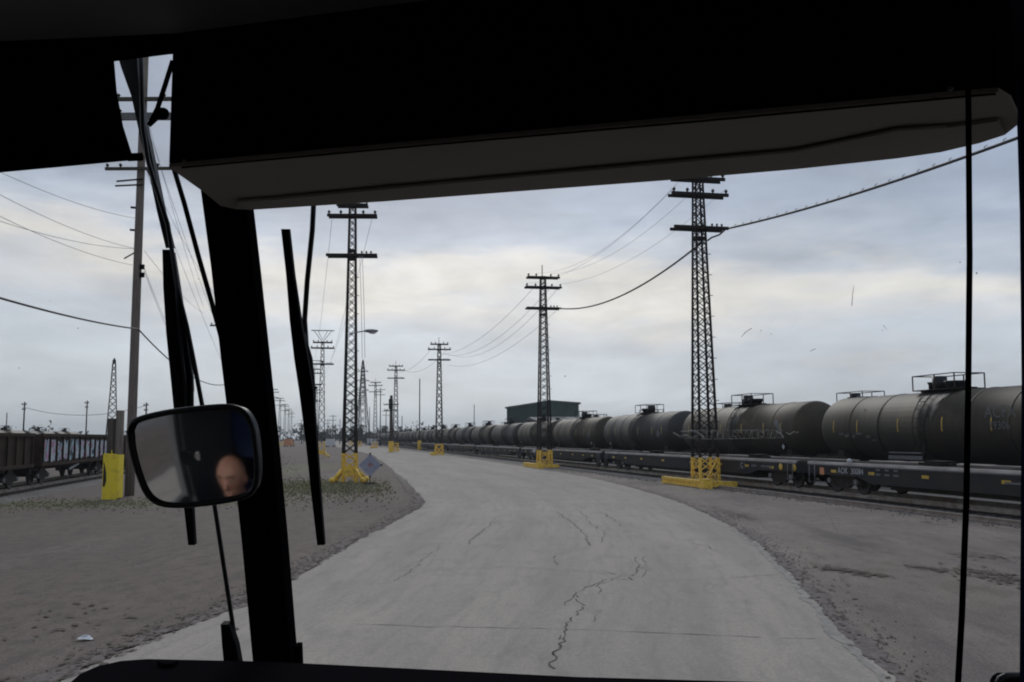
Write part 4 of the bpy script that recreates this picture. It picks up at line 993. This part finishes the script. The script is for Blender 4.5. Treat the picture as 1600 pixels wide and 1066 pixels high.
# ------------------------------------------------------------------ green building, trees, far things
gbp = at(860, 684, 168)
gb = empty('green_building', (gbp.x, gbp.y, 0), 0, 'green metal shed rising above the tank cars', 'building')
P0 = V((0, 0)); pL = at(792, 684, 205); pR = at(905, 684, 180); P1 = V((pL.x - gbp.x, pL.y - gbp.y)); P2 = V((pR.x - gbp.x, pR.y - gbp.y)); P3 = P1 + P2
hb = at(860, 628.5, 168).z
m = MB(); m.prism([(p.x, p.y, 0) for p in (P0, P2, P3, P1)], (0, 0, hb)); wl = m.build('wall', M['green'], gb)
for a, b in ((P0, P1), (P0, P2)):
    L_ = (b - a).length; d = (b - a) / L_; nr = V((d.y, -d.x)); nr = nr if nr.dot(P3) < 0 else -nr
    for k in range(int(L_ / .9)):
        q = a + d * (k * .9 + .45) + nr * .05; m = MB(); m.box((q.x, q.y, hb / 2), (.10, .10, hb - .3), Matrix.Rotation(atan2(d.y, d.x), 3, 'Z')); m.build('cladding_rib', M['green'], wl)
m = MB(); m.prism([(p.x, p.y, hb + .01) for p in (P0 + V((0, -.3)), P2 + V((.4, 0)), P3 + V((0, .3)), P1 + V((-.4, 0)))], (0, 0, .35)); m.build('roof', M['greenroof'], gb)
gb2 = empty('low_shed', (*at(925, 684, 150).to_2d(), 0), .2, 'low pale green shed roof showing above the tank cars right of the green building', 'building')
m = MB(); m.box((0, 0, 2.4), (20, 8, 4.8)); m.build('wall', M['green'], gb2)
m = MB(); m.prism([(-10.3, -4.3, 4.82), (10.3, -4.3, 4.82), (10.3, 0, 5.6), (10.3, 4.3, 4.82), (-10.3, 4.3, 4.82), (-10.3, 0, 5.6)], (0, 0, .1)) if False else m.prism([(-10.3, -4.3, 4.85), (-10.3, 4.3, 4.85), (-10.3, 0, 5.5)], (20.6, 0, 0)); m.build('roof', M['greymark'], gb2)
def bare_tree(p, h, label, seed):
    rr = random.Random(seed); t = empty('bare_tree', p, 0, label, 'tree'); tr = MB(); tw = MB()
    def grow(a, d, l, r, lev):
        b = a + d * l; (tr if lev < 2 else tw).tube([a, a.lerp(b, .5) + V((rr.uniform(-1, 1), rr.uniform(-1, 1), 0)) * l * .05, b], [r, r * .8, r * .6], 5 if lev < 2 else 3)
        if lev < 5:
            for _ in range(3 if lev < 4 else 4):
                n_ = (d + V((rr.uniform(-1, 1), rr.uniform(-1, 1), rr.uniform(-.2, .8))) * .75).normalized(); grow(a.lerp(b, rr.uniform(.6, 1)), n_, l * rr.uniform(.55, .8), r * .55, lev + 1)
    grow(V((0, 0, 0)), V((0, 0, 1)), h * .32, h * .02, 0)
    tr.build('trunk', M['twig'], t); tw.build('crown', M['twig'], t)
for i, (px, yt, d) in enumerate(((918, 628, 190), (942, 632, 200), (932, 636, 215))):
    b = at(px, 684, d); bare_tree(V((b.x, b.y, 0)), at(px, yt, d).z, ['bare pale tree right of the green building', 'second bare tree, farther from the green building', 'small bare tree between the other two'][i], 60 + i)
def leafy(p, h, w, label, seed, group):
    rr = random.Random(seed); t = empty('tree', p, 0, label, 'tree', group); m = MB(); m.tube([(0, 0, 0), (0, 0, h * .6)], [.25, .1], 6); m.build('trunk', M['wood'], t); m = MB()
    for _ in range(260):
        c_ = V((rr.gauss(0, .33) * w, rr.gauss(0, .33) * w, h * rr.uniform(.25, 1))); c_.x *= 1.2 - c_.z / h * .7
        s = rr.uniform(.3, .8); a = [V((rr.uniform(-s, s), rr.uniform(-s, s), rr.uniform(-s, s))) + c_ for _ in range(3)]; m.add(a, [(0, 1, 2)])
    m.build('crown', M['leaf'], t)
rr = random.Random(77)
for i in range(34):
    px = rr.uniform(470, 640); d = rr.uniform(380, 620); b = at(px, 684, d); leafy(V((b.x, b.y, 0)), rr.uniform(4, 8.5), rr.uniform(3, 6), 'dull leafless-looking tree on the far skyline beyond the road', 300 + i, 'trees on the skyline beyond the road')
tl = MB()
for i in range(9000):
    px = rr.uniform(-700, 2300); d = rr.uniform(700, 900); b = at(px, 684, d); s = rr.uniform(1, 3.5); h = rr.uniform(0, 1) ** 1.5 * (9 + 5 * sin(px * .031) + 3 * sin(px * .11)); c_ = V((b.x, b.y, max(.5, h)))
    tl.add([c_ + V((rr.uniform(-s, s), rr.uniform(-s, s), rr.uniform(-s, s))) for _ in range(3)], [(0, 1, 2)])
tag(tl.build('treeline', M['leaf']), 'far low treeline along the horizon', kind='stuff')
def van(p, rz, col, label):
    t = empty('parked_van', p, rz, label, 'van')
    m = MB(); m.prism([(-2.5, -.95, .35), (2.4, -.95, .35), (2.5, -.95, .9), (1.9, -.95, 1.15), (1.3, -.95, 2.1), (-2.5, -.95, 2.15)], (0, 1.9, 0)); m.build('body', col, t)
    m = MB(); m.prism([(1.36, -.96, 1.95), (1.85, -.96, 1.2), (.9, -.96, 1.2), (.9, -.96, 1.95)], (0, 1.92, 0)); m.build('window', M['darkglass'], t)
    for x in (-1.6, 1.6):
        for s in (-1, 1): m = MB(); m.tube([(x, s * .78, .36), (x, s * .99, .36)], .36, 14); m.build('wheel', M['tyre'], t)
for px, d, lb, mt in ((517, 250, 'small white van parked at the far end of the road', 'vanwhite'), (586, 300, 'distant pale van among the yellow pole bases', 'vanwhite'), (452, 260, 'distant orange-brown van seen past the windshield post', 'orange')):
    b = at(px, 684, d); van(V((b.x, b.y, 0)), R.uniform(0, 3), M[mt], lb)
# low dirt bank beyond the grass
mb_ = MB(); n_ = 30
for k in range(n_):
    pass
# diamond sign on a low stand
sp = gnd(578, 757); sg_ = empty('diamond_sign', (sp.x, sp.y, 0), .12, 'faded blue-grey diamond sign on a low stand beside the tall pole on the grass', 'sign')
m = MB(); zc_ = at(578, 727, sp.y).z; w = .58; m.prism([(-w, 0, zc_), (0, 0, zc_ - w), (w, 0, zc_), (0, 0, zc_ + w)], (0, .03, 0)); bd = m.build('sign_board', M['signface'], sg_)
m = MB(); m.prism([(-.16, -.006, zc_ + .05), (0, -.006, zc_ - .12), (.18, -.006, zc_ + .02), (.02, -.006, zc_ + .14)], (0, .004, 0)); m.build('red_print', M['signred'], bd)
m = MB(); m.tube([(0, .06, 0), (0, .06, zc_ + w + .05)], .03, 6); m.box((0, .06, .06), (.7, .08, .06)); m.box((0, .06, .06), (.08, .7, .055)); m.build('stand', M['steel'], sg_)
m = MB(); m.box((0, 0, zc_ + w), (.09, .08, .09)); m.box((w, 0, zc_), (.09, .08, .09)); m.box((0, 0, zc_ - w), (.09, .08, .09)); m.build('corner_clip', M['truck'], sg_)
# litter
lp_ = gnd(132, 1001); rr = random.Random(9); m = MB(); vs = []
for k in range(10):
    a = 2 * pi * k / 10; vs.append(lp_ + V((.105 * cos(a) * rr.uniform(.8, 1.1), .06 * sin(a) * rr.uniform(.7, 1.1), .012 + rr.uniform(0, .02))))
m.add(vs + [lp_ + V((0, 0, .07)), lp_ + V((.05, .02, .055))], [(k, (k + 1) % 10, 10 if k < 5 else 11) for k in range(10)] + [(0, 10, 11), (5, 11, 10)]); tag(m.build('litter', M['litter']), 'scrap of white litter on the dirt beside the road edge', 'litter')
# ------------------------------------------------------------------ the bus around the camera
BY = -radians(5)
bus = empty('bus', (-.42, 0, 0), BY, 'dark front interior of the bus framing the view: post, wipers, mirror, overhead panel and dashboard', 'bus')
PN = V((.087, 1, .2)).normalized(); PP = V((0, 1.85, 2.35))
def ws(px, py, off=0): return onplane(px, py, PP + PN * off, PN)
BN = V((sin(-BY), cos(-BY), 0)); BN = V((sin(radians(5)), cos(radians(5)), 0)); BR = V((BN.y, -BN.x, 0))
def busp(r, f, z): return V((-.42, 0, 0)) + BR * r + BN * f + V((0, 0, z))
def B(m, name, mt, parent=None):
    o = m.build(name, M[mt] if isinstance(mt, str) else mt, world_parent=bus)
    if parent is not None: o.parent = parent
    return o
def slab(pts, d0, d1):
    "outline on the picture given at its distance, with real thickness behind it"
    P = [at(x, y, d0) for x, y in pts]; m = MB(); m.prism(P, (0, d1, 0)); return m
# glass pane
m = MB(); m.prism([ws(-260, -120), ws(1690, -150), ws(1700, 1160), ws(-260, 1160)], PN * .006); B(m, 'windshield_pane', 'glass')
# centre post
def lerp_poly(L_, R_, off): return [ws(x, y, off) for x, y in L_] + [ws(x, y, off) for x, y in R_[::-1]]
pl_ = [(310, 270), (330, 420), (345, 560), (362, 700), (378, 850), (396, 1045)]; pr_ = [(382, 300), (396, 420), (411, 560), (426, 700), (440, 850), (456, 1045)]
m = MB(); m.prism(lerp_poly(pl_, pr_, -.05), PN * .04); post = B(m, 'windshield_post', 'black')
m = MB(); m.tube([ws(x, y, -.052) for x, y in [(360, 330), (382, 500), (405, 700), (425, 860), (446, 1030)]], .0025, 6); B(m, 'post_seam', 'black', post)
# overhead cabinet: flat underside, black face
ZU = 2.78
U = [(264, 262), (284, 259), (1508, 148), (1560, 144), (1580, 156), (1590, 178), (1589, 196), (1570, 211), (1530, 224), (1470, 238), (1400, 248), (1240, 265), (1040, 282), (800, 300), (600, 315), (395, 328), (368, 327), (345, 322), (318, 300), (290, 280)]
UP = [gnd(x, y, ZU) for x, y in U]
m = MB(); m.prism(UP, (0, 0, .006)); B(m, 'cabinet_underside', 'greypanel')
lp2 = [(x, y) for x, y in U[7:17]]
m = MB()
inner = [(1560, 190), (1480, 200), (1400, 205), (1320, 222), (1240, 238), (1040, 256), (800, 278), (600, 296), (420, 313), (372, 316)]
m.prism([gnd(x, y, ZU - .006) for x, y in lp2] + [gnd(x, y, ZU - .006) for x, y in inner[::-1]], (0, 0, .005)); B(m, 'front_lip', 'greypanel')
m = MB(); m.tube([gnd(x, y - 3, ZU - .004) for x, y in inner[1:]], .0016, 6); B(m, 'lip_seam', 'greypanel')
m = MB(); m.prism([p + V((0, 0, .008)) for p in UP], (0, 0, .6)); B(m, 'overhead_cabinet', 'black')
m = MB(); m.tube([gnd(x, y, ZU - .002) for x, y in [(284, 262), (700, 224), (1100, 189), (1508, 151), (1556, 147)]], .0015, 6); B(m, 'cabinet_edge_trim', 'black')
m = MB(); q = at(1485, 139, 1.13); m.ell(q, (.004, .004, .003), 8, 6); B(m, 'screw', 'intlight')
m = MB(); q = at(288, 252, 1.42); m.ell(q, (.004, .004, .003), 8, 6); B(m, 'screw', 'intlight')
# header and driver's sunshade
m = slab([(-300, -260), (1760, -260), (1760, 128), (1590, 132), (1574, 139), (1400, 60), (262, 82), (176, 93), (-300, 120)], 1.46, .008); B(m, 'header_panel', 'black')
m = slab([(-300, 60), (170, 60), (176, 93), (180, 140), (190, 195), (206, 246), (205, 249), (0, 268), (-300, 292)], 1.5, .006); B(m, 'driver_sunshade', 'black')
m = MB(); m.tube([at(200, 246, 1.5), at(222, 245, 1.5)], .007, 8); B(m, 'sunshade_latch', 'black')
m = MB(); m.tube([at(176, 42, 1.455), at(262, 34, 1.455)], .003, 6); B(m, 'header_trim', 'intlight')
# hanging cord
m = MB(); m.tube([at(x, y, .95) for x, y in ((1504, -60), (1508, 30), (1513, 150), (1515, 400), (1513, 600), (1510, 780), (1503, 960), (1495, 1100))], .0031, 8); B(m, 'hanging_cord', 'black')
# right pillar and side mirror corner
m = slab([(1590, 120), (1592, 130), (1595, 200), (1599, 330), (1602, 600), (1599, 1100), (1760, 1100), (1760, 100)], 1.35, .01); B(m, 'side_pillar', 'navy')
mo = [(1559, 1110), (1559, 1070), (1563, 1061), (1572, 1056), (1600, 1056), (1680, 1060)]
m = MB(); m.tube([at(x, y, 1.6) for x, y in mo], .006, 8); B(m, 'side_mirror_frame', 'blackpaint')
m = slab([(1561, 1110), (1561, 1070), (1565, 1063), (1573, 1058), (1680, 1062), (1680, 1110)], 1.605, .03); B(m, 'side_mirror_housing', 'black')
# dashboard
de = [(60, 1110), (112, 1068), (130, 1052), (155, 1041), (190, 1033), (230, 1030), (420, 1034), (640, 1045), (900, 1058), (1180, 1066), (1290, 1070), (1400, 1078), (1600, 1092), (1750, 1105)]
ZD = 1.93; dp = [gnd(x, y, ZD) for x, y in de]
m = MB(); m.prism(dp + [V((1.3, 1.15, ZD)), V((-1.0, 1.15, ZD))], (0, 0, -.5)); ds = B(m, 'dashboard', 'dash')
m = MB(); m.tube([p + V((0, -.004, -.006)) for p in dp], .007, 10); B(m, 'dashboard_edge', 'dash', ds)
m = MB(); m.prism([gnd(x, y, ZD + .008) for x, y in ((246, 1032), (278, 1032), (270, 1037), (254, 1037))], (0, 0, -.012)); B(m, 'dash_vent', 'dash', ds)
# wipers, outside the glass
def strip_px(segs, off, th):
    "bar following picture points; segs: (x, y, width px)"
    m = MB(); l = [ws(x - w / 2, y, off) for x, y, w in segs]; r = [ws(x + w / 2, y, off) for x, y, w in segs]; m.prism(l + r[::-1], PN * th); return m
B(strip_px([(445, 358, 12), (453, 430, 12), (461, 500, 17), (470, 560, 21), (478, 610, 22), (486, 690, 17), (493, 770, 14), (501, 852, 11)], .05, .012), 'wiper_blade', 'blackrub')
m = MB(); m.tube([ws(x, y, .09) for x, y in ((491, 300), (488, 360), (480, 440), (476, 500), (480, 560), (488, 610))], .0055, 8); B(m, 'wiper_arm', 'blackpaint')
m = MB(); m.tube([ws(x, y, .08) for x, y in ((474, 520), (486, 560), (491, 610), (490, 660))], .0035, 6); B(m, 'wiper_linkage', 'blackpaint')
m = MB(); m.ell(ws(492, 606, .08), (.006, .006, .004), 8, 6); B(m, 'wiper_bolt', 'blackpaint')
B(strip_px([(259, 390, 11), (264, 450, 18), (269, 520, 19), (277, 600, 19), (284, 680, 17), (291, 760, 15), (299, 852, 10)], .05, .012), 'wiper_blade', 'blackrub')
B(strip_px([(196, 70, 34), (202, 105, 26), (212, 150, 14), (224, 210, 12), (236, 262, 10), (250, 330, 10), (264, 388, 10)], .09, .015), 'wiper_arm', 'blackpaint')
m = MB(); m.tube([ws(x, y, .07) for x, y in ((220, 60), (221, 130), (223, 200), (232, 255), (246, 300), (262, 350), (270, 400), (277, 450), (292, 510), (302, 560), (316, 634), (326, 720), (336, 795), (352, 900), (372, 1030), (378, 1070))], .0048, 8); B(m, 'wiper_arm', 'blackpaint')
m = MB(); m.tube([ws(x, y, .075) for x, y in ((270, 395), (280, 470), (288, 530), (296, 590), (297, 640))], [.006, .008, .007, .009, .008], 8); m.tube([ws(x, y, .08) for x, y in ((284, 480), (298, 560), (300, 610), (292, 640))], .005, 6); B(m, 'wiper_linkage', 'blackpaint')
m = MB(); m.tube([ws(x, y, .03) for x, y in ((270, 258), (288, 318), (310, 400), (330, 470), (345, 525), (356, 600))], .0052, 8); B(m, 'washer_hose', 'blackrub')
m = MB(); m.tube([ws(x, y, .04) for x, y in ((270, 95), (259, 130), (246, 170), (233, 196))], .005, 8); m.ell(ws(254, 178, .04), (.014, .01, .013), 10, 8); m.tube([ws(233, 196, .04), ws(246, 184, .04), ws(262, 180, .04)], .0045, 6); B(m, 'visor_hook', 'black')
B(strip_px([(351, 976, 13), (358, 1010, 22), (365, 1060, 26)], .05, .02), 'wiper_base', 'woodd' if False else 'blackrub')
B(strip_px([(464, 1010, 8), (465, 1045, 9)], -.03, .02), 'post_foot', 'black')
# inside mirror: convex glass in a rounded frame
MC = at(301, 713, 1.5); MN = V((-.175, -.975, -.165)).normalized()
mo = [(199, 672), (206, 658), (225, 650), (262, 642), (310, 636), (352, 633), (374, 636), (388, 647), (398, 668), (403, 700), (405, 735), (402, 760), (393, 773), (372, 781), (330, 788), (290, 792), (256, 791), (237, 783), (224, 767), (212, 735), (203, 702)]
def onm(x, y, o=0): return onplane(x, y, MC + MN * o, MN)
ring = catmull([V(onm(x, y)) for x, y in mo + mo[:1]], 4)[:-1]; cen = MC
def shr(p, f): return cen + (p - cen) * f
m = MB(); m.tube([shr(p, .965) for p in ring], .005, 8, True); mf = B(m, 'mirror_frame', 'blackpaint')
m = MB(); m.prism([shr(p, .96) - MN * .004 for p in ring], -MN * .018); B(m, 'mirror_back', 'blackpaint', mf)
Rc = 1.0; vs = [cen + MN * .002]; fs = []; nr_ = len(ring); K = 10
ex = V((1, 0, 0)); 
for k in range(1, K + 1):
    for p in ring:
        q = shr(p, .955 * k / K); d = (q - cen).length; vs.append(q + MN * (.002 + .008 - (d * d / 2 / Rc) - .006))
for j in range(nr_): fs.append((0, 1 + j, 1 + (j + 1) % nr_))
for k in range(K - 1):
    for j in range(nr_): fs.append((1 + k * nr_ + j, 1 + (k + 1) * nr_ + j, 1 + (k + 1) * nr_ + (j + 1) % nr_, 1 + k * nr_ + (j + 1) % nr_))
m = MB(); m.add(vs, fs, True); B(m, 'mirror_glass', 'mirror', mf)
m = MB(); m.tube([MC - MN * .02, MC - MN * .07 + V((.03, 0, 0)), ws(372, 706, -.07)], .008, 8); B(m, 'mirror_bracket', 'blackpaint', mf)
# smears and specks on the glass, plus reflected writing painted as pale strokes
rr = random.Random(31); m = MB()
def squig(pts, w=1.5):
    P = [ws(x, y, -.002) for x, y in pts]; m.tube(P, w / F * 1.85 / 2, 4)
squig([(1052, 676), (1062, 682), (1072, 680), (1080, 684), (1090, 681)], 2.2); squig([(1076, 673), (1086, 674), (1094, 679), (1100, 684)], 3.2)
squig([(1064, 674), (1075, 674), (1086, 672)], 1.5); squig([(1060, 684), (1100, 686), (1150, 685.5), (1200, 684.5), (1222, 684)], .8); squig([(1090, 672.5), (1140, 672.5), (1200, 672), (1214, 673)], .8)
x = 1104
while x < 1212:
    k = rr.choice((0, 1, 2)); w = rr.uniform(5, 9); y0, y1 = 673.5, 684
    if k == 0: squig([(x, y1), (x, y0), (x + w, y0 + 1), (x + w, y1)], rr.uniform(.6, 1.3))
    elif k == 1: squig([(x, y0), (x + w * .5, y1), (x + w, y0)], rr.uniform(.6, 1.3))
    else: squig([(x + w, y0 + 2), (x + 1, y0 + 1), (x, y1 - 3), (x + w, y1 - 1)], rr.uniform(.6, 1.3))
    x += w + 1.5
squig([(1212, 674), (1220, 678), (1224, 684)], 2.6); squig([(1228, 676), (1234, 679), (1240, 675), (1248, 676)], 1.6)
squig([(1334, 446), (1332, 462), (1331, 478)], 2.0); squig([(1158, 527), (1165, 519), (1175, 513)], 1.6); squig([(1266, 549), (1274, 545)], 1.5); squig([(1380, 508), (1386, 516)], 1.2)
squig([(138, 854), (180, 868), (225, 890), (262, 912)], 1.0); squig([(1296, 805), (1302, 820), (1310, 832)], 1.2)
B(m, 'glass_smear_and_reflection', 'smudge')
m = MB()
for x, y, s in ((1526, 427, 3), (883, 588, 2.6), (1379, 516, 2), (122, 513, 2.2), (1189, 517, 2), (1205, 522, 1.5), (78, 470, 1.6), (1450, 300, 1.5), (1500, 410, 2.5), (310, 436, 2.5), (30, 575, 2), (700, 600, 1.2), (960, 560, 1.2), (1240, 430, 1.2)):
    q = ws(x, y, -.002); m.ell(q, (s / F * .9, .0006, s / F * .9), 8, 5)
for _ in range(60):
    x, y, s = rr.uniform(0, 1590), rr.uniform(280, 1020), rr.uniform(.5, 1.2); q = ws(x, y, -.002); m.ell(q, (s / F * .9, .0006, s / F * .9), 6, 4)
B(m, 'glass_speck', 'smudged')
# body shell around and behind the camera
def wallbox(name, r0, r1, f0, f1, z0, z1, mt='interior'):
    m = MB(); P = [busp(r, f, z0) for r, f in ((r0, f0), (r1, f0), (r1, f1), (r0, f1))]; m.prism(P, (0, 0, z1 - z0)); return B(m, name, mt)
WR = .25
LW, RW = -1.27, 1.50
wallbox('ceiling', LW - .05, RW + .05, -8, 1.42, 3.0, 3.06); wallbox('floor', LW, RW, -8, 1.35, .70, .78); wallbox('rear_wall', LW, RW, -8.06, -8.0, .7, 3.0)
wallbox('side_wall', LW - .05, LW, -8, WR, .7, 3.0); wallbox('side_wall', LW - .05, LW, WR, 2.0, .7, 1.50); wallbox('side_wall', LW - .05, LW, WR, 1.9, 2.72, 3.0)
wallbox('side_wall', RW, RW + .05, -8, 2.0, .7, 1.75); wallbox('side_wall', RW, RW + .05, -8, 1.3, 2.7, 3.0); wallbox('side_wall', RW, RW + .05, -8, -.3, 1.75, 2.7)
wallbox('front_wall', LW, RW, 1.95, 2.05, .55, 1.78, 'black')
wallbox('window_pillar', LW + .001, LW + .06, WR - .14, WR - .05, 1.4, 2.8, 'intlight'); wallbox('window_pillar', LW + .001, LW + .04, WR - .02, WR + .03, 1.5, 2.8, 'interior')
m = MB(); m.prism([busp(LW - .02, WR, 1.50), busp(LW - .02, 1.9, 1.50), busp(LW - .02, 1.9, 2.72), busp(LW - .02, WR, 2.72)], BR * -.005); B(m, 'driver_window_pane', 'glass')
def mirror_pt(px, py, t):
    p = V(onm(px, py)); q = p - MC; n = (MN + q / Rc).normalized(); d = ray(px, py).normalized(); return p + (d - 2 * d.dot(n) * n) * t
cq = [mirror_pt(x, y, 2.7) for x, y in ((356, 640), (384, 648), (398, 700), (396, 716), (374, 712), (362, 680))]
m = MB(); m.prism(cq, -BN * .03); B(m, 'blue_curtain', 'blue')
wallbox('notice_card', LW + .02, LW + .025, -.35, -.10, 2.08, 2.25, 'intlight')
# passenger seats, two rows, behind the camera and beside it
def seat(name, r, f, zf):
    m = MB(); m.prism([busp(r - .22, f, zf + .38), busp(r + .22, f, zf + .38), busp(r + .22, f + .48, zf + .42), busp(r - .22, f + .48, zf + .42)], (0, 0, .12)); s = B(m, 'seat_cushion', 'navy')
    m = MB(); m.prism([busp(r - .22, f - .1, zf + .45), busp(r + .22, f - .1, zf + .45), busp(r + .22, f, zf + .45), busp(r - .22, f, zf + .45)], BN * -.15 + V((0, 0, .72))); B(m, 'seat_back', 'navy', s)
    m = MB(); m.box(busp(r, f + .22, zf + .19), (.2, .2, .38)); B(m, 'seat_base', 'black', s)
for f in (-1.0, -1.9):
    for r in (-.95, -.45, .45, .95): seat('passenger_seat', r, f, .95 if False else .78)
DR, DF, DZ = -.56, .62, .42     # driver seat
seat('driver_seat', DR, DF - .2, DZ)
wallbox('driver_platform', LW, -.2, .2, 1.35, .55, .70)
m = MB(); wc = busp(DR, DF + .62, DZ + .88); ax = (BN * .55 + V((0, 0, .83))).normalized(); u1 = BR; u2 = ax.cross(u1)
m.tube([wc + (u1 * cos(2 * pi * k / 32) + u2 * sin(2 * pi * k / 32)) * .22 for k in range(32)], .014, 8, True); sw = B(m, 'steering_wheel', 'black')
m = MB(); m.tube([wc - ax * .02, wc - ax * .45], .035, 10)
for k in range(3): a = 2 * pi * k / 3 + .5; m.tube([wc - ax * .03, wc + (u1 * cos(a) + u2 * sin(a)) * .215], .011, 6)
B(m, 'steering_column', 'black', sw)
# ------------------------------------------------------------------ the driver (seen in the mirror)
hd = busp(DR, DF + .02, 0); 
person = None
def P_(r, f, z): return hd + BR * r + BN * f + V((0, 0, DZ + z))
fl_ = DZ + .3
def limb(m, pts, rs): 
    m.tube(catmull([V(p) for p in pts], 5), [rs[min(len(rs) - 1, int(i / 5))] * (1 - (i % 5) / 5) + rs[min(len(rs) - 1, int(i / 5) + 1)] * ((i % 5) / 5) for i in range((len(pts) - 1) * 5 + 1)], 12)
    m.ell(pts[0], (rs[0],) * 3); m.ell(pts[-1], (rs[-1],) * 3)
HC = P_(0, .03, 1.50)
rotZ = Matrix.Rotation(BY, 3, 'Z')
body = MB()
body.ell(HC, (.080, .098, .104), 24, 16, rotZ); body.ell(HC + BN * .012 + V((0, 0, -.055)), (.058, .072, .07), 20, 12, rotZ)
body.ell(HC + BN * .03 + V((0, 0, -.105)), (.04, .05, .03), 14, 8, rotZ)
body.tube([HC + BN * .088 + V((0, 0, .0)), HC + BN * .112 + V((0, 0, -.04)), HC + BN * .09 + V((0, 0, -.05))], [.009, .016, .010], 8)
for s in (-1, 1):
    body.ell(HC + BR * s * .078 + V((0, 0, -.02)) - BN * .005, (.010, .02, .032), 10, 8, rotZ)
    body.tube([HC + BR * s * .015 + BN * .09 + V((0, 0, .022)), HC + BR * s * .05 + BN * .078 + V((0, 0, .02))], .009, 6)
body.tube([HC + BN * .085 - BR * .025 + V((0, 0, -.078)), HC + BN * .092 + V((0, 0, -.076)), HC + BN * .085 + BR * .025 + V((0, 0, -.078))], .009, 6)
limb(body, [HC + V((0, 0, -.06)), P_(0, 0, 1.30)], [.052, .062])
def torso(m, g):
    m.ell(P_(0, 0, 1.10), (.20 + g, .115 + g, .20 + g), 20, 12, rotZ); m.ell(P_(0, .02, .85), (.175 + g, .14 + g, .22 + g), 20, 12, rotZ); m.ell(P_(0, 0, .64), (.185 + g, .14 + g, .13 + g), 20, 12, rotZ)
torso(body, -.01)
hands = []
for s in (-1, 1):
    sh_ = P_(s * .19, 0, 1.21); el_ = P_(s * .25, .18, .98); hw = wc + u1 * s * .215 + u2 * .05; wr_ = hw - BN * .06 + V((0, 0, .05))
    limb(body, [sh_, el_, wr_], [.052, .042, .027])
    limb(body, [P_(s * .1, .03, .60), P_(s * .13, .46, .62), P_(s * .14, .52, .16)], [.085, .062, .042])
    body.tube([P_(s * .14, .48, .12), P_(s * .15, .72, .10)], [.045, .035], 10)
    palm = hw + V((0, 0, .035)) - BN * .01; body.ell(palm, (.042, .045, .018), 14, 8, rotZ)
    for q in range(4):
        o = BR * (q - 1.5) * .020; l = (.9, 1.0, .95, .78)[q]
        body.tube([palm + o, palm + o + BN * .05 * l + V((0, 0, -.005)), palm + o + BN * .065 * l + V((0, 0, -.032)), palm + o + BN * .045 * l + V((0, 0, -.05))], [.009, .0085, .008, .007], 8)
    body.tube([palm - BR * s * .03 - BN * .02, palm - BR * s * .045 + BN * .015 + V((0, 0, -.015)), palm - BR * s * .035 + BN * .02 + V((0, 0, -.045))], [.011, .010, .008], 8)
pr = body.build('person', M['skin']); tag(pr, 'bald man in a blue shirt driving the bus, seen in the rear-view mirror', 'person')
def rem(o, v):
    md = o.modifiers.new('remesh', 'REMESH'); md.mode = 'VOXEL'; md.voxel_size = v; md.use_smooth_shade = True
    sm_ = o.modifiers.new('smooth', 'SMOOTH'); sm_.factor = .5; sm_.iterations = 3
rem(pr, .006)
shm = MB(); torso(shm, .012)
for s in (-1, 1): limb(shm, [P_(s * .19, 0, 1.21), P_(s * .23, .1, 1.08), P_(s * .248, .165, .995)], [.068, .062, .060])
shm.tube([P_(0, 0, 1.25), P_(0, 0, 1.33)], [.09, .072], 14); so = shm.build('shirt', M['shirt'], pr); rem(so, .012)
trm = MB(); trm.ell(P_(0, 0, .60), (.20, .16, .11), 20, 12, rotZ)
for s in (-1, 1): limb(trm, [P_(s * .1, .03, .60), P_(s * .13, .46, .62), P_(s * .14, .52, .20)], [.10, .078, .065])
so = trm.build('trousers', M['trousers'], pr); rem(so, .012)
for s in (-1, 1):
    m = MB(); m.ell(HC + BR * s * .030 + BN * .078 + V((0, 0, .0)), (.013, .013, .011), 12, 8); eo = m.build('eye', M['eye'], pr)
    m = MB(); m.ell(HC + BR * s * .030 + BN * .0890 + V((0, 0, .0)), (.0085, .004, .0065), 10, 6); m.build('iris', M['eyed'], eo)
    m = MB(); m.tube([HC + BR * s * .014 + BN * .101 + V((0, 0, .024)), HC + BR * s * .034 + BN * .098 + V((0, 0, .030)), HC + BR * s * .056 + BN * .082 + V((0, 0, .024))], [.004, .005, .003], 6); m.build('eyebrow', M['woodd'], pr)
    m = MB(); m.prism([P_(s * .15 - .045, .45, .03), P_(s * .15 + .045, .45, .03), P_(s * .15 + .045, .76, .03), P_(s * .15 - .045, .76, .03)], (0, 0, .08)); m.build('shoe', M['black'], pr)
for ob in bpy.data.objects:
    if ob.name.split('.')[0] in ('insulator', 'climbing_step', 'weld_band', 'glass_smear_and_reflection', 'glass_speck', 'cable_clip', 'stencil', 'paint_scuff', 'bracket', 'cable_clamp', 'side_rail', 'corner_clip', 'bracing', 'tie_plate', 'side_plate'): ob['kind'] = 'stuff'
# ------------------------------------------------------------------ air
HZ = 0.0003
hz = MB(); hz.box((0, 1000, 20), (4400, 2900, 42)); ho = bpy.data.objects.new('haze', hz.mesh('haze', None)); C.objects.link(ho); tag(ho, kind='stuff')
hm = bpy.data.materials.new('haze_air'); hm.use_nodes = True; t_ = hm.node_tree; t_.nodes.clear(); pv = t_.nodes.new('ShaderNodeVolumePrincipled'); pv.inputs['Color'].default_value = (.85, .88, .92, 1); pv.inputs['Density'].default_value = HZ
oo = t_.nodes.new('ShaderNodeOutputMaterial'); t_.links.new(pv.outputs[0], oo.inputs['Volume']); ho.data.materials.append(hm)
